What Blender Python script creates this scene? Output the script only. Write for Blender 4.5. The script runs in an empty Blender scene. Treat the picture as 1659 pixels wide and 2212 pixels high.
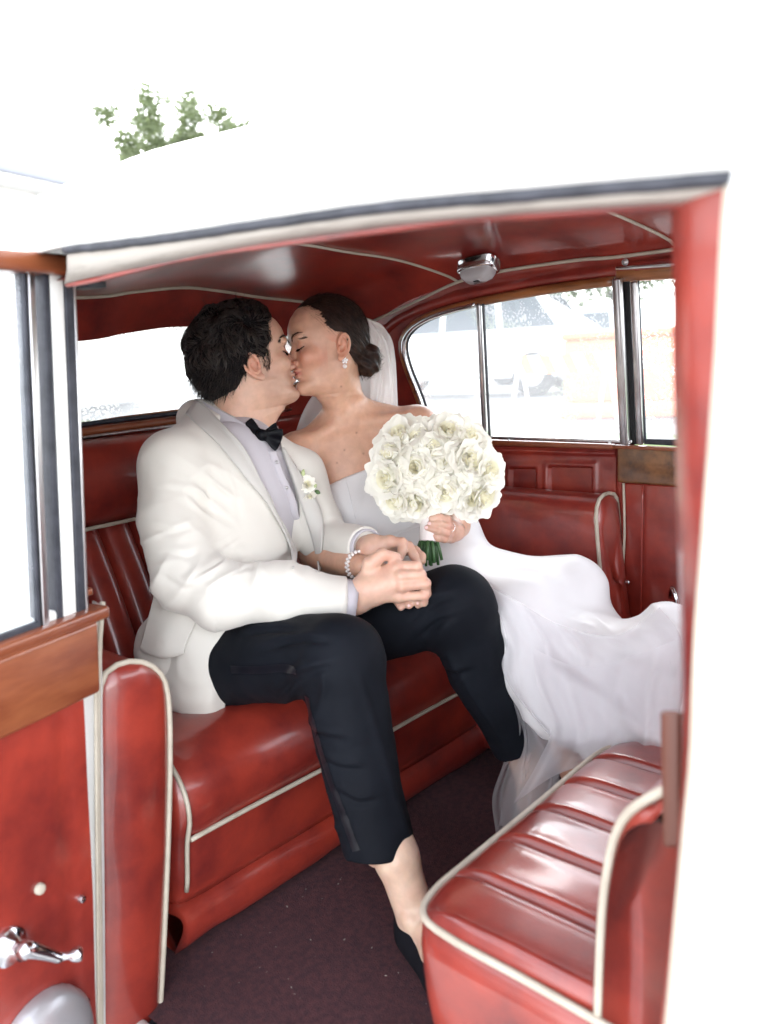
import bpy, bmesh, math, random
import numpy as np
from mathutils import Vector, Matrix
rng = np.random.default_rng(7); random.seed(7)
SC = bpy.context.scene; COL = SC.collection
A = lambda *p: np.array(p, float)
# ------------------------------------------------------------------ camera
PW, PH, FPX = 1659.0, 2212.0, 1800.0
YAW, PITCH, ROLL = -2.8, 10.5, -2.9
CAM = A(0, 0, 1.15)
def cam_basis():
    a = math.radians(135 + YAW); p = math.radians(PITCH); r = math.radians(ROLL)
    F = A(math.cos(a), math.sin(a), 0); R = A(math.sin(a), -math.cos(a), 0); U = A(0, 0, 1)
    f = F*math.cos(p) - U*math.sin(p); u = U*math.cos(p) + F*math.sin(p)
    return f, R*math.cos(r) + u*math.sin(r), u*math.cos(r) - R*math.sin(r)
CF, CR, CU = cam_basis()
cd = bpy.data.cameras.new('camera'); cam = bpy.data.objects.new('camera', cd); COL.objects.link(cam)
mw = Matrix.Identity(4)
for i in range(3):
    mw[i][0], mw[i][1], mw[i][2], mw[i][3] = CR[i], CU[i], -CF[i], CAM[i]
cam.matrix_world = mw
cd.sensor_fit = 'HORIZONTAL'; cd.sensor_width = 24; cd.lens = FPX/PW*24
cd.clip_start = 0.02; cd.clip_end = 2000
cd.dof.use_dof = True; cd.dof.focus_distance = 2.0; cd.dof.aperture_fstop = 2.8
SC.camera = cam
# ------------------------------------------------------------------ sky, sun, exposure
SUN_EL, SUN_AZ = 45.0, 150.0            # sun direction in degrees (azimuth from +X)
world = bpy.data.worlds.new('World'); SC.world = world; world.use_nodes = True
wn = world.node_tree; wn.nodes.clear()
sky = wn.nodes.new('ShaderNodeTexSky'); sky.sky_type = 'NISHITA'; sky.sun_disc = False
sky.sun_elevation = math.radians(SUN_EL); sky.sun_rotation = math.radians(90 - SUN_AZ)
sky.air_density = 1.0; sky.dust_density = 1.0; sky.ozone_density = 1.0
hs = wn.nodes.new('ShaderNodeHueSaturation'); hs.inputs['Saturation'].default_value = 0.22
bg = wn.nodes.new('ShaderNodeBackground'); bg.inputs['Strength'].default_value = 0.15
wo = wn.nodes.new('ShaderNodeOutputWorld')
wn.links.new(sky.outputs[0], hs.inputs['Color']); wn.links.new(hs.outputs[0], bg.inputs[0]); wn.links.new(bg.outputs[0], wo.inputs[0])
sd = bpy.data.lights.new('sun', 'SUN'); sd.energy = 1.2; sd.angle = math.radians(50); sd.color = (1, .97, .93)
so = bpy.data.objects.new('sun', sd); COL.objects.link(so)
e, z = math.radians(SUN_EL), math.radians(SUN_AZ)
so.rotation_euler = Vector((math.cos(e)*math.cos(z), math.cos(e)*math.sin(z), math.sin(e))).to_track_quat('Z', 'Y').to_euler()
so.location = (-4, 4, 6)
SC.view_settings.view_transform = 'Standard'; SC.view_settings.look = 'None'
SC.view_settings.gamma = 1; SC.view_settings.exposure = 3.2
SC.cycles.use_denoising = True
SC.cycles.max_bounces = 10; SC.cycles.transparent_max_bounces = 24; SC.cycles.diffuse_bounces = 5
SC.cycles.sample_clamp_indirect = 8.0
# ------------------------------------------------------------------ pixel -> place helpers (photograph at 1659 x 2212)
def ray(x, y): return CF + CR*(x - PW/2)/FPX - CU*(y - PH/2)/FPX
def at_d(x, y, t): return CAM + ray(x, y)*t
def at_pl(x, y, n, p0):
    d = ray(x, y); n = A(*n); return CAM + d*(((A(*p0) - CAM) @ n)/(d @ n))
def at_x(x, y, v): return at_pl(x, y, (1, 0, 0), (v, 0, 0))
def at_y(x, y, v): return at_pl(x, y, (0, 1, 0), (0, v, 0))
def at_z(x, y, v): return at_pl(x, y, (0, 0, 1), (0, 0, v))
# ------------------------------------------------------------------ materials
MATS = {}
def mat(name, col=(.5, .5, .5), rough=.5, metal=0., col2=None, vscale=4., vdet=4., bump=0., bscale=60., coat=0., coat_r=.1,
        sheen=0., spec=.5, sss=0., trans=0., alpha=1., stretch=None, bdist=.002, contrast=(.35, .65), rvar=0., coords='Object', transl=0., subsc=None):
    if name in MATS: return MATS[name]
    m = bpy.data.materials.new(name); m.use_nodes = True; nt = m.node_tree; N = nt.nodes; L = nt.links
    b = N['Principled BSDF']; I = b.inputs
    I['Base Color'].default_value = (*col, 1); I['Roughness'].default_value = rough; I['Metallic'].default_value = metal
    I['Coat Weight'].default_value = coat; I['Coat Roughness'].default_value = coat_r
    I['Sheen Weight'].default_value = sheen; I['Specular IOR Level'].default_value = spec
    I['Subsurface Weight'].default_value = sss
    if sss: I['Subsurface Radius'].default_value = subsc or (.010, .004, .002); I['Subsurface Scale'].default_value = 1.0
    I['Transmission Weight'].default_value = trans; I['Alpha'].default_value = alpha
    tc = N.new('ShaderNodeTexCoord'); mp = N.new('ShaderNodeMapping'); L.new(tc.outputs[coords], mp.inputs[0])
    if stretch: mp.inputs['Scale'].default_value = stretch
    if col2:
        n = N.new('ShaderNodeTexNoise'); n.inputs['Scale'].default_value = vscale; n.inputs['Detail'].default_value = vdet
        n.inputs['Roughness'].default_value = .6; L.new(mp.outputs[0], n.inputs['Vector'])
        r = N.new('ShaderNodeValToRGB'); r.color_ramp.elements[0].position = contrast[0]; r.color_ramp.elements[1].position = contrast[1]
        r.color_ramp.elements[0].color = (*col, 1); r.color_ramp.elements[1].color = (*col2, 1)
        L.new(n.outputs['Fac'], r.inputs[0]); L.new(r.outputs[0], I['Base Color'])
        if rvar:
            mr = N.new('ShaderNodeMapRange'); mr.inputs[3].default_value = max(0, rough - rvar); mr.inputs[4].default_value = rough + rvar
            L.new(n.outputs['Fac'], mr.inputs[0]); L.new(mr.outputs[0], I['Roughness'])
    if bump:
        n = N.new('ShaderNodeTexNoise'); n.inputs['Scale'].default_value = bscale; n.inputs['Detail'].default_value = 5
        L.new(mp.outputs[0], n.inputs['Vector'])
        bp = N.new('ShaderNodeBump'); bp.inputs['Strength'].default_value = bump; bp.inputs['Distance'].default_value = bdist
        L.new(n.outputs['Fac'], bp.inputs['Height']); L.new(bp.outputs[0], I['Normal'])
    if transl:
        out = N['Material Output']; t = N.new('ShaderNodeBsdfTranslucent'); t.inputs[0].default_value = (*col, 1)
        mx = N.new('ShaderNodeMixShader'); mx.inputs[0].default_value = transl
        L.new(b.outputs[0], mx.inputs[1]); L.new(t.outputs[0], mx.inputs[2]); L.new(mx.outputs[0], out.inputs['Surface'])
    MATS[name] = m; return m
RED, RED2 = (.112, .011, .011), (.33, .036, .020)
leather = mat('red_leather', RED, .38, col2=RED2, vscale=7, bump=.25, bscale=260, coat=.8, coat_r=.14, rvar=.06, bdist=.0008, contrast=(.28, .70), vdet=6)
leather_d = leather
cream = mat('cream_piping', (.40, .35, .28), .55, col2=(.48, .43, .35), vscale=20)
chrome = mat('chrome', (.62, .62, .64), .12, 1.0, bump=.05, bscale=20)
dullchrome = mat('worn_chrome', (.42, .41, .42), .3, 1.0, col2=(.6, .59, .6), vscale=9, stretch=(8, 8, .6))
rubber = mat('black_rubber', (.016, .018, .026), .55, col2=(.04, .042, .055), vscale=30)
whitepaint = mat('white_paint', (.80, .80, .78), .25, coat=.5, col2=(.74, .73, .70), vscale=3)
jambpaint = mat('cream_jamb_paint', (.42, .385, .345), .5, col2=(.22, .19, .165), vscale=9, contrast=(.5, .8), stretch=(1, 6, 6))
wood = mat('walnut_wood', (.16, .055, .018), .28, col2=(.36, .13, .04), vscale=7, coat=.6, coat_r=.12, stretch=(1, 1, 7))
woodlight = mat('varnished_wood', (.17, .042, .018), .3, col2=(.27, .085, .035), vscale=6, coat=.5, coat_r=.12, stretch=(1, 1, 6))
burr = mat('burr_walnut', (.055, .022, .010), .3, col2=(.20, .085, .03), vscale=26, vdet=8, coat=.6, coat_r=.12)
carpet = mat('maroon_carpet', (.055, .022, .030), .95, col2=(.10, .036, .042), vscale=90, bump=.9, bscale=420, sheen=.0, bdist=.004)
satin_black = mat('black_felt', (.01, .01, .012), .8)
# ------------------------------------------------------------------ mesh helpers
def base_of(p):
    b = A(0, 0, 0)
    while p is not None:
        b = b + A(*p.location); p = p.parent
    return b
def mesh(name, v, f, m, parent=None, smooth=True, auto=None):
    v = np.asarray(v, float).reshape(-1, 3) - base_of(parent)
    me = bpy.data.meshes.new(name); me.from_pydata(v.tolist(), [], [list(map(int, q)) for q in f]); me.update()
    if smooth: me.polygons.foreach_set('use_smooth', [True]*len(me.polygons))
    if m: me.materials.append(m)
    o = bpy.data.objects.new(name, me); COL.objects.link(o); o.parent = parent
    if auto is not None and smooth: me.set_sharp_from_angle(angle=math.radians(auto))
    return o
def thing(name, loc, label, cat, group=None):
    o = bpy.data.objects.new(name, None); COL.objects.link(o); o.location = loc; o.empty_display_size = .05
    return tag(o, label, cat, group)
def tag(o, label=None, cat=None, group=None, kind=None):
    for k, v in (('label', label), ('category', cat), ('group', group), ('kind', kind)):
        if v: o[k] = v
    return o
def spline(pts, n=40, closed=False):
    P = np.asarray(pts, float); k = len(P)
    if closed: Q = np.vstack([P[-1], P, P[0], P[1]])
    else: Q = np.vstack([2*P[0] - P[1], P, 2*P[-1] - P[-2]])
    seg = k if closed else k - 1
    d = np.r_[0, np.cumsum([max(1e-9, np.linalg.norm(Q[i+2] - Q[i+1])) for i in range(seg)])]
    t = np.linspace(0, d[-1], n, endpoint=not closed); out = []
    for s in t:
        i = min(np.searchsorted(d, s, 'right') - 1, seg - 1); u = (s - d[i])/(d[i+1] - d[i])
        a, b, c, e = Q[i:i+4]
        out.append(.5*((2*b) + (-a + c)*u + (2*a - 5*b + 4*c - e)*u*u + (-a + 3*b - 3*c + e)*u**3))
    return np.array(out)
def tube_vf(pts, r, n=8, closed=False, flat=1.0, up=None):
    P = np.asarray(pts, float); k = len(P); r = np.broadcast_to(r, (k,))
    T = np.gradient(P, axis=0) if not closed else np.roll(P, -1, 0) - np.roll(P, 1, 0)
    T /= np.linalg.norm(T, axis=1)[:, None] + 1e-12
    u = A(*up) if up is not None else (A(0, 0, 1) if abs(T[0][2]) < .9 else A(1, 0, 0))
    V = []; ang = np.arange(n)*2*math.pi/n
    for i in range(k):
        u = u - T[i]*(u @ T[i]); u /= np.linalg.norm(u) + 1e-12; w = np.cross(T[i], u)
        V.append(P[i] + r[i]*(np.cos(ang)[:, None]*u*flat + np.sin(ang)[:, None]*w))
    V = np.vstack(V); F = []
    for i in range(k if closed else k - 1):
        j = (i + 1) % k
        for a in range(n):
            b = (a + 1) % n; F.append((i*n + a, i*n + b, j*n + b, j*n + a))
    if not closed: F.append(tuple(range(n))[::-1]); F.append(tuple((k-1)*n + q for q in range(n)))
    return V, F
def tube(name, pts, r, m, parent=None, n=8, closed=False, flat=1.0, up=None):
    return mesh(name, *tube_vf(pts, r, n, closed, flat, up), m, parent)
def grid_vf(G, closed_u=False, closed_v=False):
    G = np.asarray(G, float); a, b = G.shape[:2]; F = []
    for i in range(a if closed_u else a - 1):
        for j in range(b if closed_v else b - 1):
            i2, j2 = (i+1) % a, (j+1) % b; F.append((i*b + j, i*b + j2, i2*b + j2, i2*b + j))
    return G.reshape(-1, 3), F
def grid(name, G, m, parent=None, thick=0., **k):
    o = mesh(name, *grid_vf(G, **k), m, parent)
    if thick:
        s = o.modifiers.new('solid', 'SOLIDIFY'); s.thickness = thick; s.offset = 0
    return o
def bevel(o, w=.004, seg=3):
    b = o.modifiers.new('bevel', 'BEVEL'); b.width = w; b.segments = seg; b.limit_method = 'ANGLE'; b.angle_limit = math.radians(40); b.harden_normals = False
    return o
def hexa(name, c, m, parent=None, bev=.004, seg=3):
    """box from 8 corners: bottom ring 0-3, top ring 4-7"""
    o = mesh(name, c, [(3, 2, 1, 0), (4, 5, 6, 7), (0, 1, 5, 4), (1, 2, 6, 5), (2, 3, 7, 6), (3, 0, 4, 7)], m, parent, smooth=True)
    o.data.set_sharp_from_angle(angle=math.radians(30)) if not bev else bevel(o, bev, seg)
    return o
def box(name, x0, x1, y0, y1, z0, z1, m, parent=None, bev=.004, seg=3):
    return hexa(name, [(x0, y0, z0), (x1, y0, z0), (x1, y1, z0), (x0, y1, z0), (x0, y0, z1), (x1, y0, z1), (x1, y1, z1), (x0, y1, z1)], m, parent, bev, seg)
def extrude(name, prof, axis_pts, m, parent=None, closed=True):
    """sweep list of profile rings (k,n,3)"""
    G = np.asarray(axis_pts, float); v, f = grid_vf(G, closed_v=closed)
    a, b = G.shape[:2]; f = list(f); f.append(tuple(range(b))); f.append(tuple((a-1)*b + q for q in range(b))[::-1])
    return mesh(name, v, f, m, parent)
def lathe(name, prof, c, axis, m, parent=None, n=24):
    """prof: list of (radius, height along axis)"""
    ax = Vector(axis).normalized(); q = ax.to_track_quat('Z', 'Y'); V = []
    for r, h in prof:
        for a in range(n):
            t = 2*math.pi*a/n; p = q @ Vector((r*math.cos(t), r*math.sin(t), h)); V.append((c[0] + p.x, c[1] + p.y, c[2] + p.z))
    F = []; k = len(prof)
    for i in range(k-1):
        for a in range(n): b = (a+1) % n; F.append((i*n+a, i*n+b, (i+1)*n+b, (i+1)*n+a))
    F.append(tuple(range(n))[::-1]); F.append(tuple((k-1)*n+q2 for q2 in range(n)))
    return mesh(name, V, F, m, parent, auto=45)
def vnoise(p, s=1., seed=0):
    """cheap smooth value noise, p (...,3)"""
    p = np.asarray(p, float)*s + seed*17.31; i = np.floor(p).astype(np.int64); f = p - i; f = f*f*(3 - 2*f)
    def hsh(a, b, c):
        n = (a*374761393 + b*668265263 + c*2147483647 + seed*974711) & 0x7fffffff
        n = ((n ^ (n >> 13))*1274126177) & 0x7fffffff
        return ((n ^ (n >> 16)) & 0xffff)/65535.0
    r = 0
    for dx in (0, 1):
        for dy in (0, 1):
            for dz in (0, 1):
                w = (f[..., 0] if dx else 1-f[..., 0])*(f[..., 1] if dy else 1-f[..., 1])*(f[..., 2] if dz else 1-f[..., 2])
                r = r + w*hsh(i[..., 0]+dx, i[..., 1]+dy, i[..., 2]+dz)
    return r*2 - 1
def smoothstep(a, b, x):
    t = np.clip((x - a)/(b - a), 0, 1); return t*t*(3 - 2*t)
# ================================================================== setting
asphalt = mat('pale_concrete', (.30, .30, .295), .7, col2=(.40, .40, .39), vscale=1.3, bump=.3, bscale=90)
gr = mesh('ground', [(-400, -400, -.36), (400, -400, -.36), (400, 400, -.36), (-400, 400, -.36)], [(0, 1, 2, 3)], asphalt); gr['kind'] = 'structure'
grassm = mat('grass_bank', (.05, .085, .03), .9, col2=(.09, .13, .05), vscale=3, bump=.6, bscale=60)
lot = mat('parking_lot', (.085, .085, .088), .8, col2=(.13, .13, .13), vscale=2)
bk_ = mesh('grass_bank', [(-40, 4.6, -.355), (30, 4.6, -.355), (30, 6.2, .46), (-40, 6.2, .46)], [(0, 1, 2, 3)], grassm); bk_['kind'] = 'structure'
lt_ = mesh('parking_lot', [(-40, 6.2, .464), (30, 6.2, .464), (30, 60, .464), (-40, 60, .464)], [(0, 1, 2, 3)], lot); lt_['kind'] = 'structure'
glassd = mat('dark_car_glass', (.06, .07, .08), .08, spec=.8)
tyre = mat('tyre_rubber', (.02, .02, .022), .8)
def parked_car(loc_, rz, m, label, h=1.5, L=4.4, suv=False):
    root = thing('parked_car', loc_, label, 'car', 'cars parked beyond the far windows'); root.rotation_euler.z = rz
    def add(name, v, f, mm, par=None, sm=True):
        me = bpy.data.meshes.new(name); me.from_pydata([tuple(map(float, p)) for p in v], [], f); me.materials.append(mm)
        if sm: me.polygons.foreach_set('use_smooth', [True]*len(me.polygons)); me.set_sharp_from_angle(angle=math.radians(40))
        o = bpy.data.objects.new(name, me); COL.objects.link(o); o.parent = par or root; return o
    hb = .95 if suv else .85; w = .86
    body = [(-L/2, .35), (-L/2, .62), (-L/2+.12, hb-.04), (-L*.22, hb), (L*.22, hb+.02), (L/2-.15, hb), (L/2, hb-.2), (L/2, .35), (L*.40, .28), (-L*.40, .28)]
    roof = [(-L*.27, hb), (-L*.12, h-.06), (0, h), (L*.22, h-.02), (L*(.44 if suv else .38), hb+.02)]
    def prism(name, prof, y0, y1, mm, ty=0.):
        n = len(prof); zc_ = min(p[1] for p in prof); hh = max(p[1] for p in prof) - zc_
        v = [(x, y0 + ty*(z - zc_)/hh, z) for x, z in prof] + [(x, y1 - ty*(z - zc_)/hh, z) for x, z in prof]
        f = [tuple(range(n))[::-1], tuple(range(n, 2*n))] + [(i, (i+1) % n, n + (i+1) % n, n + i) for i in range(n)]
        o = add(name, v, f, mm); bevel(o, .04, 3); return o
    prism('body', body, -w, w, m); prism('cabin', roof, -w+.03, w-.03, m, .18)
    for sy in (-1, 1):
        for (xa, xb, xc, xd) in ((-L*.235, -L*.02, -L*.02, -L*.115), (.0, L*.19, L*.17, .0), (L*.21, L*(.39 if suv else .33), L*(.30 if suv else .24), L*.19)):
            z0, z1 = hb+.06, h-.12; yy_ = lambda z: sy*(w - .03 - .18*(z - hb)/(h - hb) + .006)
            add('side_window', [(xa, yy_(z0), z0), (xb, yy_(z0), z0), (xc, yy_(z1), z1), (xd, yy_(z1), z1)], [(0, 1, 2, 3)], glassd, None, False)
    for x in (-L*.31, L*.31):
        for sy in (-1, 1):
            t = np.linspace(0, 2*math.pi, 24, endpoint=False); prof = [(.18, .10), (.30, .11), (.335, .07), (.335, -.07), (.30, -.11)]
            v = [(x + r*math.cos(q), sy*(w - .09) + sy*y_, .335 + r*math.sin(q)) for r, y_ in prof for q in t]; f = [(i*24 + a_, i*24 + (a_+1) % 24, (i+1)*24 + (a_+1) % 24, (i+1)*24 + a_) for i in range(4) for a_ in range(24)]
            wh = add('wheel', v, f, tyre); add('rim', [(x + r*math.cos(q), sy*(w + .01 + .0*r), .335 + r*math.sin(q)) for r in (.19, .02) for q in t], [(a_, (a_+1) % 24, 24 + (a_+1) % 24, 24 + a_) for a_ in range(24)], MATS['worn_chrome'], wh)
    for sy in (-.6, .6):
        add('headlight', [(-L/2 - .012, sy - .18, .62), (-L/2 - .012, sy + .18, .62), (-L/2 + .04, sy + .18, .76), (-L/2 + .04, sy - .18, .76)], [(0, 1, 2, 3)], MATS['worn_chrome'])
    return root
silverp = mat('silver_car_paint', (.55, .57, .60), .3, .3, coat=.6)
parked_car(tuple(at_d(1010, 815, 13.8)*A(1, 1, 0) + A(0, 0, .468)), math.radians(12), whitepaint, 'white parked estate car with tall roof behind the striped barricade', 1.66, 4.6, True)
parked_car(tuple(at_d(1260, 790, 17)*A(1, 1, 0) + A(0, 0, .468)), math.radians(8), silverp, 'silver parked saloon beyond the orange barrier', 1.45, 4.5)
orange = mat('orange_barrier_plastic', (.75, .20, .08), .5); stripew = mat('barricade_white', (.8, .8, .78), .5); stripeo = mat('barricade_orange', (.80, .30, .05), .5)
# striped board barricade
bb = at_d(1215, 785, 6.9); br_ = thing('barricade', (float(bb[0]), float(bb[1]), .464), 'orange and white striped board barricade outside the far window', 'barricade')
dx_ = A(.93, .36, 0); zt_ = float(at_d(1215, 765, 6.9)[2]); zb_ = float(at_d(1215, 806, 6.9)[2])
for i in range(9):
    x0 = -.40 + i*.09; m_ = stripeo if i % 2 else stripew
    c = [bb*A(1, 1, 0) + dx_*x + A(0, t_, z_) for t_ in (0, .02) for z_, off in ((zb_, 0), (zt_, -.07)) for x in (x0 + off, x0 + off + .09)]
    mesh('stripe', c, [(0, 1, 3, 2), (4, 6, 7, 5), (0, 2, 6, 4), (1, 5, 7, 3), (0, 4, 5, 1), (2, 3, 7, 6)], m_, br_, False)
for s_ in (-.36, .36):
    for t_ in (-.18, .2): tube('leg', [bb*A(1, 1, 0) + dx_*s_ + A(0, .01, zt_), bb*A(1, 1, 0) + dx_*(s_) + A(0, t_, .468)], .016, stripew, br_, 6)
# orange water-filled barrier
ob = at_d(1385, 830, 8.0); o_ = thing('road_barrier', (float(ob[0]), float(ob[1]), .464), 'orange plastic road barrier standing on the parking lot', 'barrier')
for (nm, w0, w1, z0, z1, d0) in (('barrier_base', -.75, .75, .468, .62, .22), ('barrier_wall', -.72, .72, .62, 1.22, .10), ('barrier_top', -.74, .74, 1.22, 1.30, .13)):
    c = [ob*A(1, 1, 0) + dx_*x + A(-.36, .93, 0)*d_ + A(0, 0, z_) for z_ in (z0, z1) for x, d_ in ((w0, -d0), (w1, -d0), (w1, d0), (w0, d0))]
    hexa(nm, c, orange, o_, .03, 2)
# trees
barkm = mat('tree_bark', (.09, .07, .055), .9, bump=.6, bscale=20); folm = mat('tree_leaves', (.12, .15, .07), .6, col2=(.15, .19, .10), vscale=2, transl=.5)
def tree(loc_, h, rx, label, seed, n=15000, crown=None):
    R = np.random.default_rng(seed); root = thing('tree', loc_, label, 'tree', 'trees round the parking lot'); b = A(*loc_)
    tube('trunk', spline([b, b + A(.1, 0, h*.35), b + A(-.1, .1, h*.7)], 8), np.linspace(.22, .07, 8), barkm, root, 9)
    cl = [b + A(*(R.normal(0, rx*.42, 2)), h*.4 + R.random()*h*.55) for _ in range(16)]
    cr_ = rx*.42
    if crown is not None: cl = [crown[0] + R.standard_normal(3)*A(*crown[1]) for _ in range(44)]; cr_ = crown[2]
    for k_ in range(5): tube('limb', spline([b + A(0, 0, h*(.3 + .08*k_)), (b + A(0, 0, h*.5) + cl[k_])/2, cl[k_]], 6), np.linspace(.08, .02, 6), barkm, root, 6)
    V, F = [], []
    for i in range(n):
        c = cl[R.integers(len(cl))]; d = R.standard_normal(3); d /= np.linalg.norm(d); p = c + d*R.random()**.4*cr_*A(1, 1, .8); s_ = R.uniform(.05, .10); u = R.standard_normal(3); u /= np.linalg.norm(u); v = np.cross(u, d + .01); v /= np.linalg.norm(v) + 1e-9; o = len(V)
        V += [p - u*s_, p + v*s_*.55, p + u*s_, p - v*s_*.55]; F.append((o, o+1, o+2, o+3))
    cr = fast_mesh_simple('crown', V, F, folm, root); cr['kind'] = 'stuff'; return root
def fast_mesh_simple(name, V, F, m, parent): return mesh(name, np.array(V), F, m, parent, False)
t0 = at_d(500, 330, 26); tree((float(t0[0]), float(t0[1]), -.36), 8.7, 4.2, 'green leafy tree showing above the car roof', 3, 16000, (at_d(415, 325, 26), (1.5, 1.5, .45), .55))
t1 = at_d(1330, 640, 24); tree((float(t1[0]), float(t1[1]), .464), 6.2, 3.4, 'leafy tree behind the silver parked car', 5)
# low building with a grey eave
wallm = mat('white_render_wall', (.72, .71, .69), .85, col2=(.66, .65, .63), vscale=1.2); fascia = mat('grey_fascia', (.30, .31, .36), .6)
b0 = at_d(60, 372, 15.); ez = float(b0[2]); bd = A(-.30, .954, 0); bo = b0*A(1, 1, 0)
bld = thing('building', (float(bo[0]), float(bo[1]), -.36), 'low white building with a flat roof and grey eave behind the car', 'building')
bn_ = A(-bd[1], bd[0], 0)
def bslab(name, u0, u1, d0, d1, z0, z1, m):
    c = [bo + bd*u + bn_*d_ + A(0, 0, z_) for z_ in (z0, z1) for u, d_ in ((u0, d0), (u1, d0), (u1, d1), (u0, d1))]
    return hexa(name, c, m, bld, .01, 1)
bslab('wall', -16, 2.6, .35, 8, -.35, ez - .25, wallm); bslab('eave', -16.4, 3.0, -.25, 8.4, ez - .14, ez + .14, fascia); bslab('soffit', -16.3, 2.9, -.2, 8.3, ez - .25, ez - .143, wallm)
for k_ in range(2):
    wd = bslab('window', -13 + 3.2*k_, -11.2 + 3.2*k_, .33, .36, .9, 2.3, glassd); bslab('window_sill', -13.1 + 3.2*k_, -11.1 + 3.2*k_, .22, .345, .82, .895, wallm)
# ================================================================== the car
car = thing('vintage_car', (-1.1, 1.28, -.36), 'white vintage limousine with red leather interior, its rear door open', 'car')
FN, FP = (0, 1, .22), (0, 1.97, .90)                  # far side wall above the sill leans in
far = lambda x, y, off=0.: at_pl(x, y, FN, (0, 1.97 - off, .90))
low = lambda x, y, off=0.: at_y(x, y, 1.97 - off)     # far side wall below the sill
def px(fn, pts, *a): return [fn(x, y, *a) for x, y in pts]
def inside(o, n=2):
    s = o.modifiers.new('sub', 'SUBSURF'); s.levels = s.render_levels = n; return o
# ---- floor
fl = grid('floor_carpet', [[(x, y, .004*vnoise(A(x, y, 0), 6)) for y in np.linspace(.66, 1.98, 40)] for x in np.linspace(-1.45, .3, 50)], carpet, car)
lint_m = mat('pale_lint', (.35, .30, .27), .9)
lv, lf = [], []
for i in range(70):
    c_ = A(rng.uniform(-1.28, -.75), rng.uniform(.72, 1.3), .006); t_ = rng.random()*6.28; d_ = A(math.cos(t_), math.sin(t_), .1)*rng.uniform(.001, .004); w_ = A(-d_[1], d_[0], 0)*.4; o_ = len(lv); lv += [c_ - d_, c_ + w_, c_ + d_, c_ - w_ + A(0, 0, .001)]; lf.append((o_, o_+1, o_+2, o_+3))
tag(mesh('lint', lv, lf, lint_m, fl, False), kind='stuff')
box('floor_pan', -2.3, .8, .6, 2.02, -.09, -.012, rubber, car, .01)
box('sill', -1.3, .8, .575, .655, -.13, .005, whitepaint, car, .012)
# ---- roof
drip = spline(px(lambda x, y: at_y(x, y, .597), [(140, 540), (330, 518), (500, 494), (830, 447), (1200, 416), (1590, 382), (1900, 360)]), 60)
DX, DZ = -drip[::-1, 0], drip[::-1, 2]
def roof_pt(x, t):
    H = .205 - .05*smoothstep(-1.1, -2.2, x) - .04*smoothstep(-.4, .7, x)
    zd = float(np.interp(-x, DX, DZ)) + .004 - .30*smoothstep(-1.6, -2.5, x)
    return (x - .05*(1-abs(t))*smoothstep(-1.9, -2.3, x), 1.31 + .715*t, zd + H*(1 - abs(t)**3.2)**.62)
TT = np.sin(np.linspace(-math.pi/2, math.pi/2, 41))
grid('roof', [[roof_pt(x, t) for t in TT] for x in np.linspace(.75, -2.5, 48)], whitepaint, car, thick=.008)
dk = int(np.argmin(np.abs(drip[:, 0] - at_y(1588, 382, .597)[0]))) + 1
tube('drip_rail', drip[:dk] + .0010*np.stack([0*drip[:dk, 0], vnoise(drip[:dk], 60, 4), vnoise(drip[:dk], 50, 5)], 1), .0056, rubber, car, 8, up=(0, 0, 1))
drip_lip = drip + A(0, -.006, .0085)
tube('drip_gutter', drip_lip[:dk], .0035, whitepaint, car, 6)
jl = spline(px(lambda x, y: at_y(x, y, .625), [(140, 612), (225, 592), (500, 536), (830, 487), (1200, 452), (1570, 430), (1900, 415)]), 60)
jm = drip*.5 + jl*.5 + A(0, .004, -.003)
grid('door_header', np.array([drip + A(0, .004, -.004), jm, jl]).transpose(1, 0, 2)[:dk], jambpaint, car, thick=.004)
edge = jl + A(0, .004, -.002) + .0025*np.stack([0*jl[:, 0], vnoise(jl, 14, 2), vnoise(jl, 11, 3)], 1)
tube('header_trim', edge, .0042, leather, car, 8)
# ---- headliner: a stretched patch between four edges
farc = spline([A(.3, 1.86, 1.375)] + [at_y(1450, 538, 1.86), at_y(1250, 560, 1.86), at_y(1080, 585, 1.865), at_y(990, 608, 1.87), at_y(900, 650, 1.885), at_y(806, 693, 1.885)], 60)
rear_w = [at_x(250, 632, -1.84)*A(1, 0, 1) + A(0, .62, -.02), at_x(180, 641, -1.86), at_x(290, 629, -1.89), at_x(395, 620, -1.91), at_x(470, 627, -1.91), at_x(560, 641, -1.90), at_x(680, 656, -1.86), farc[-1]]
rearc = spline(rear_w, 48)
nearc = spline([A(.3, .632, 1.25)] + [p for p in (jl + A(0, .006, 0))[::-1][6:-4:6]] + [rearc[0]], 60)
frontc = spline([nearc[0], (.3, .9, 1.40), (.3, 1.25, 1.425), (.3, 1.6, 1.41), farc[0]], 48)
def coons(c0, c1, d0, d1, bul):
    n, m = len(c0), len(d0); G = np.zeros((n, m, 3))
    for i in range(n):
        u = i/(n-1)
        for j in range(m):
            v = j/(m-1)
            G[i, j] = (1-v)*c0[i] + v*c1[i] + (1-u)*d0[j] + u*d1[j] - ((1-u)*(1-v)*c0[0] + u*(1-v)*c0[-1] + (1-u)*v*c1[0] + u*v*c1[-1])
            G[i, j, 2] += bul*(4*v*(1-v))**.5*math.sin(math.pi*u)**.7
    return G
HL = coons(nearc, farc, frontc, rearc, .045)
hl = grid('headliner', HL, leather, car)
tube('piping', farc + A(0, -.004, -.002), .0042, cream, hl)
tube('piping', rearc + A(.004, 0, -.002), .0042, cream, hl)
ia = int(np.argmin([abs(p[0] - at_y(995, 605, 1.87)[0]) for p in farc]))
tube('piping', HL[ia, 2:] - A(0, 0, .003), .0036, cream, hl)
ib = int(np.argmin([abs(p[0] - at_y(1470, 530, 1.86)[0]) for p in farc]))
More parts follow.
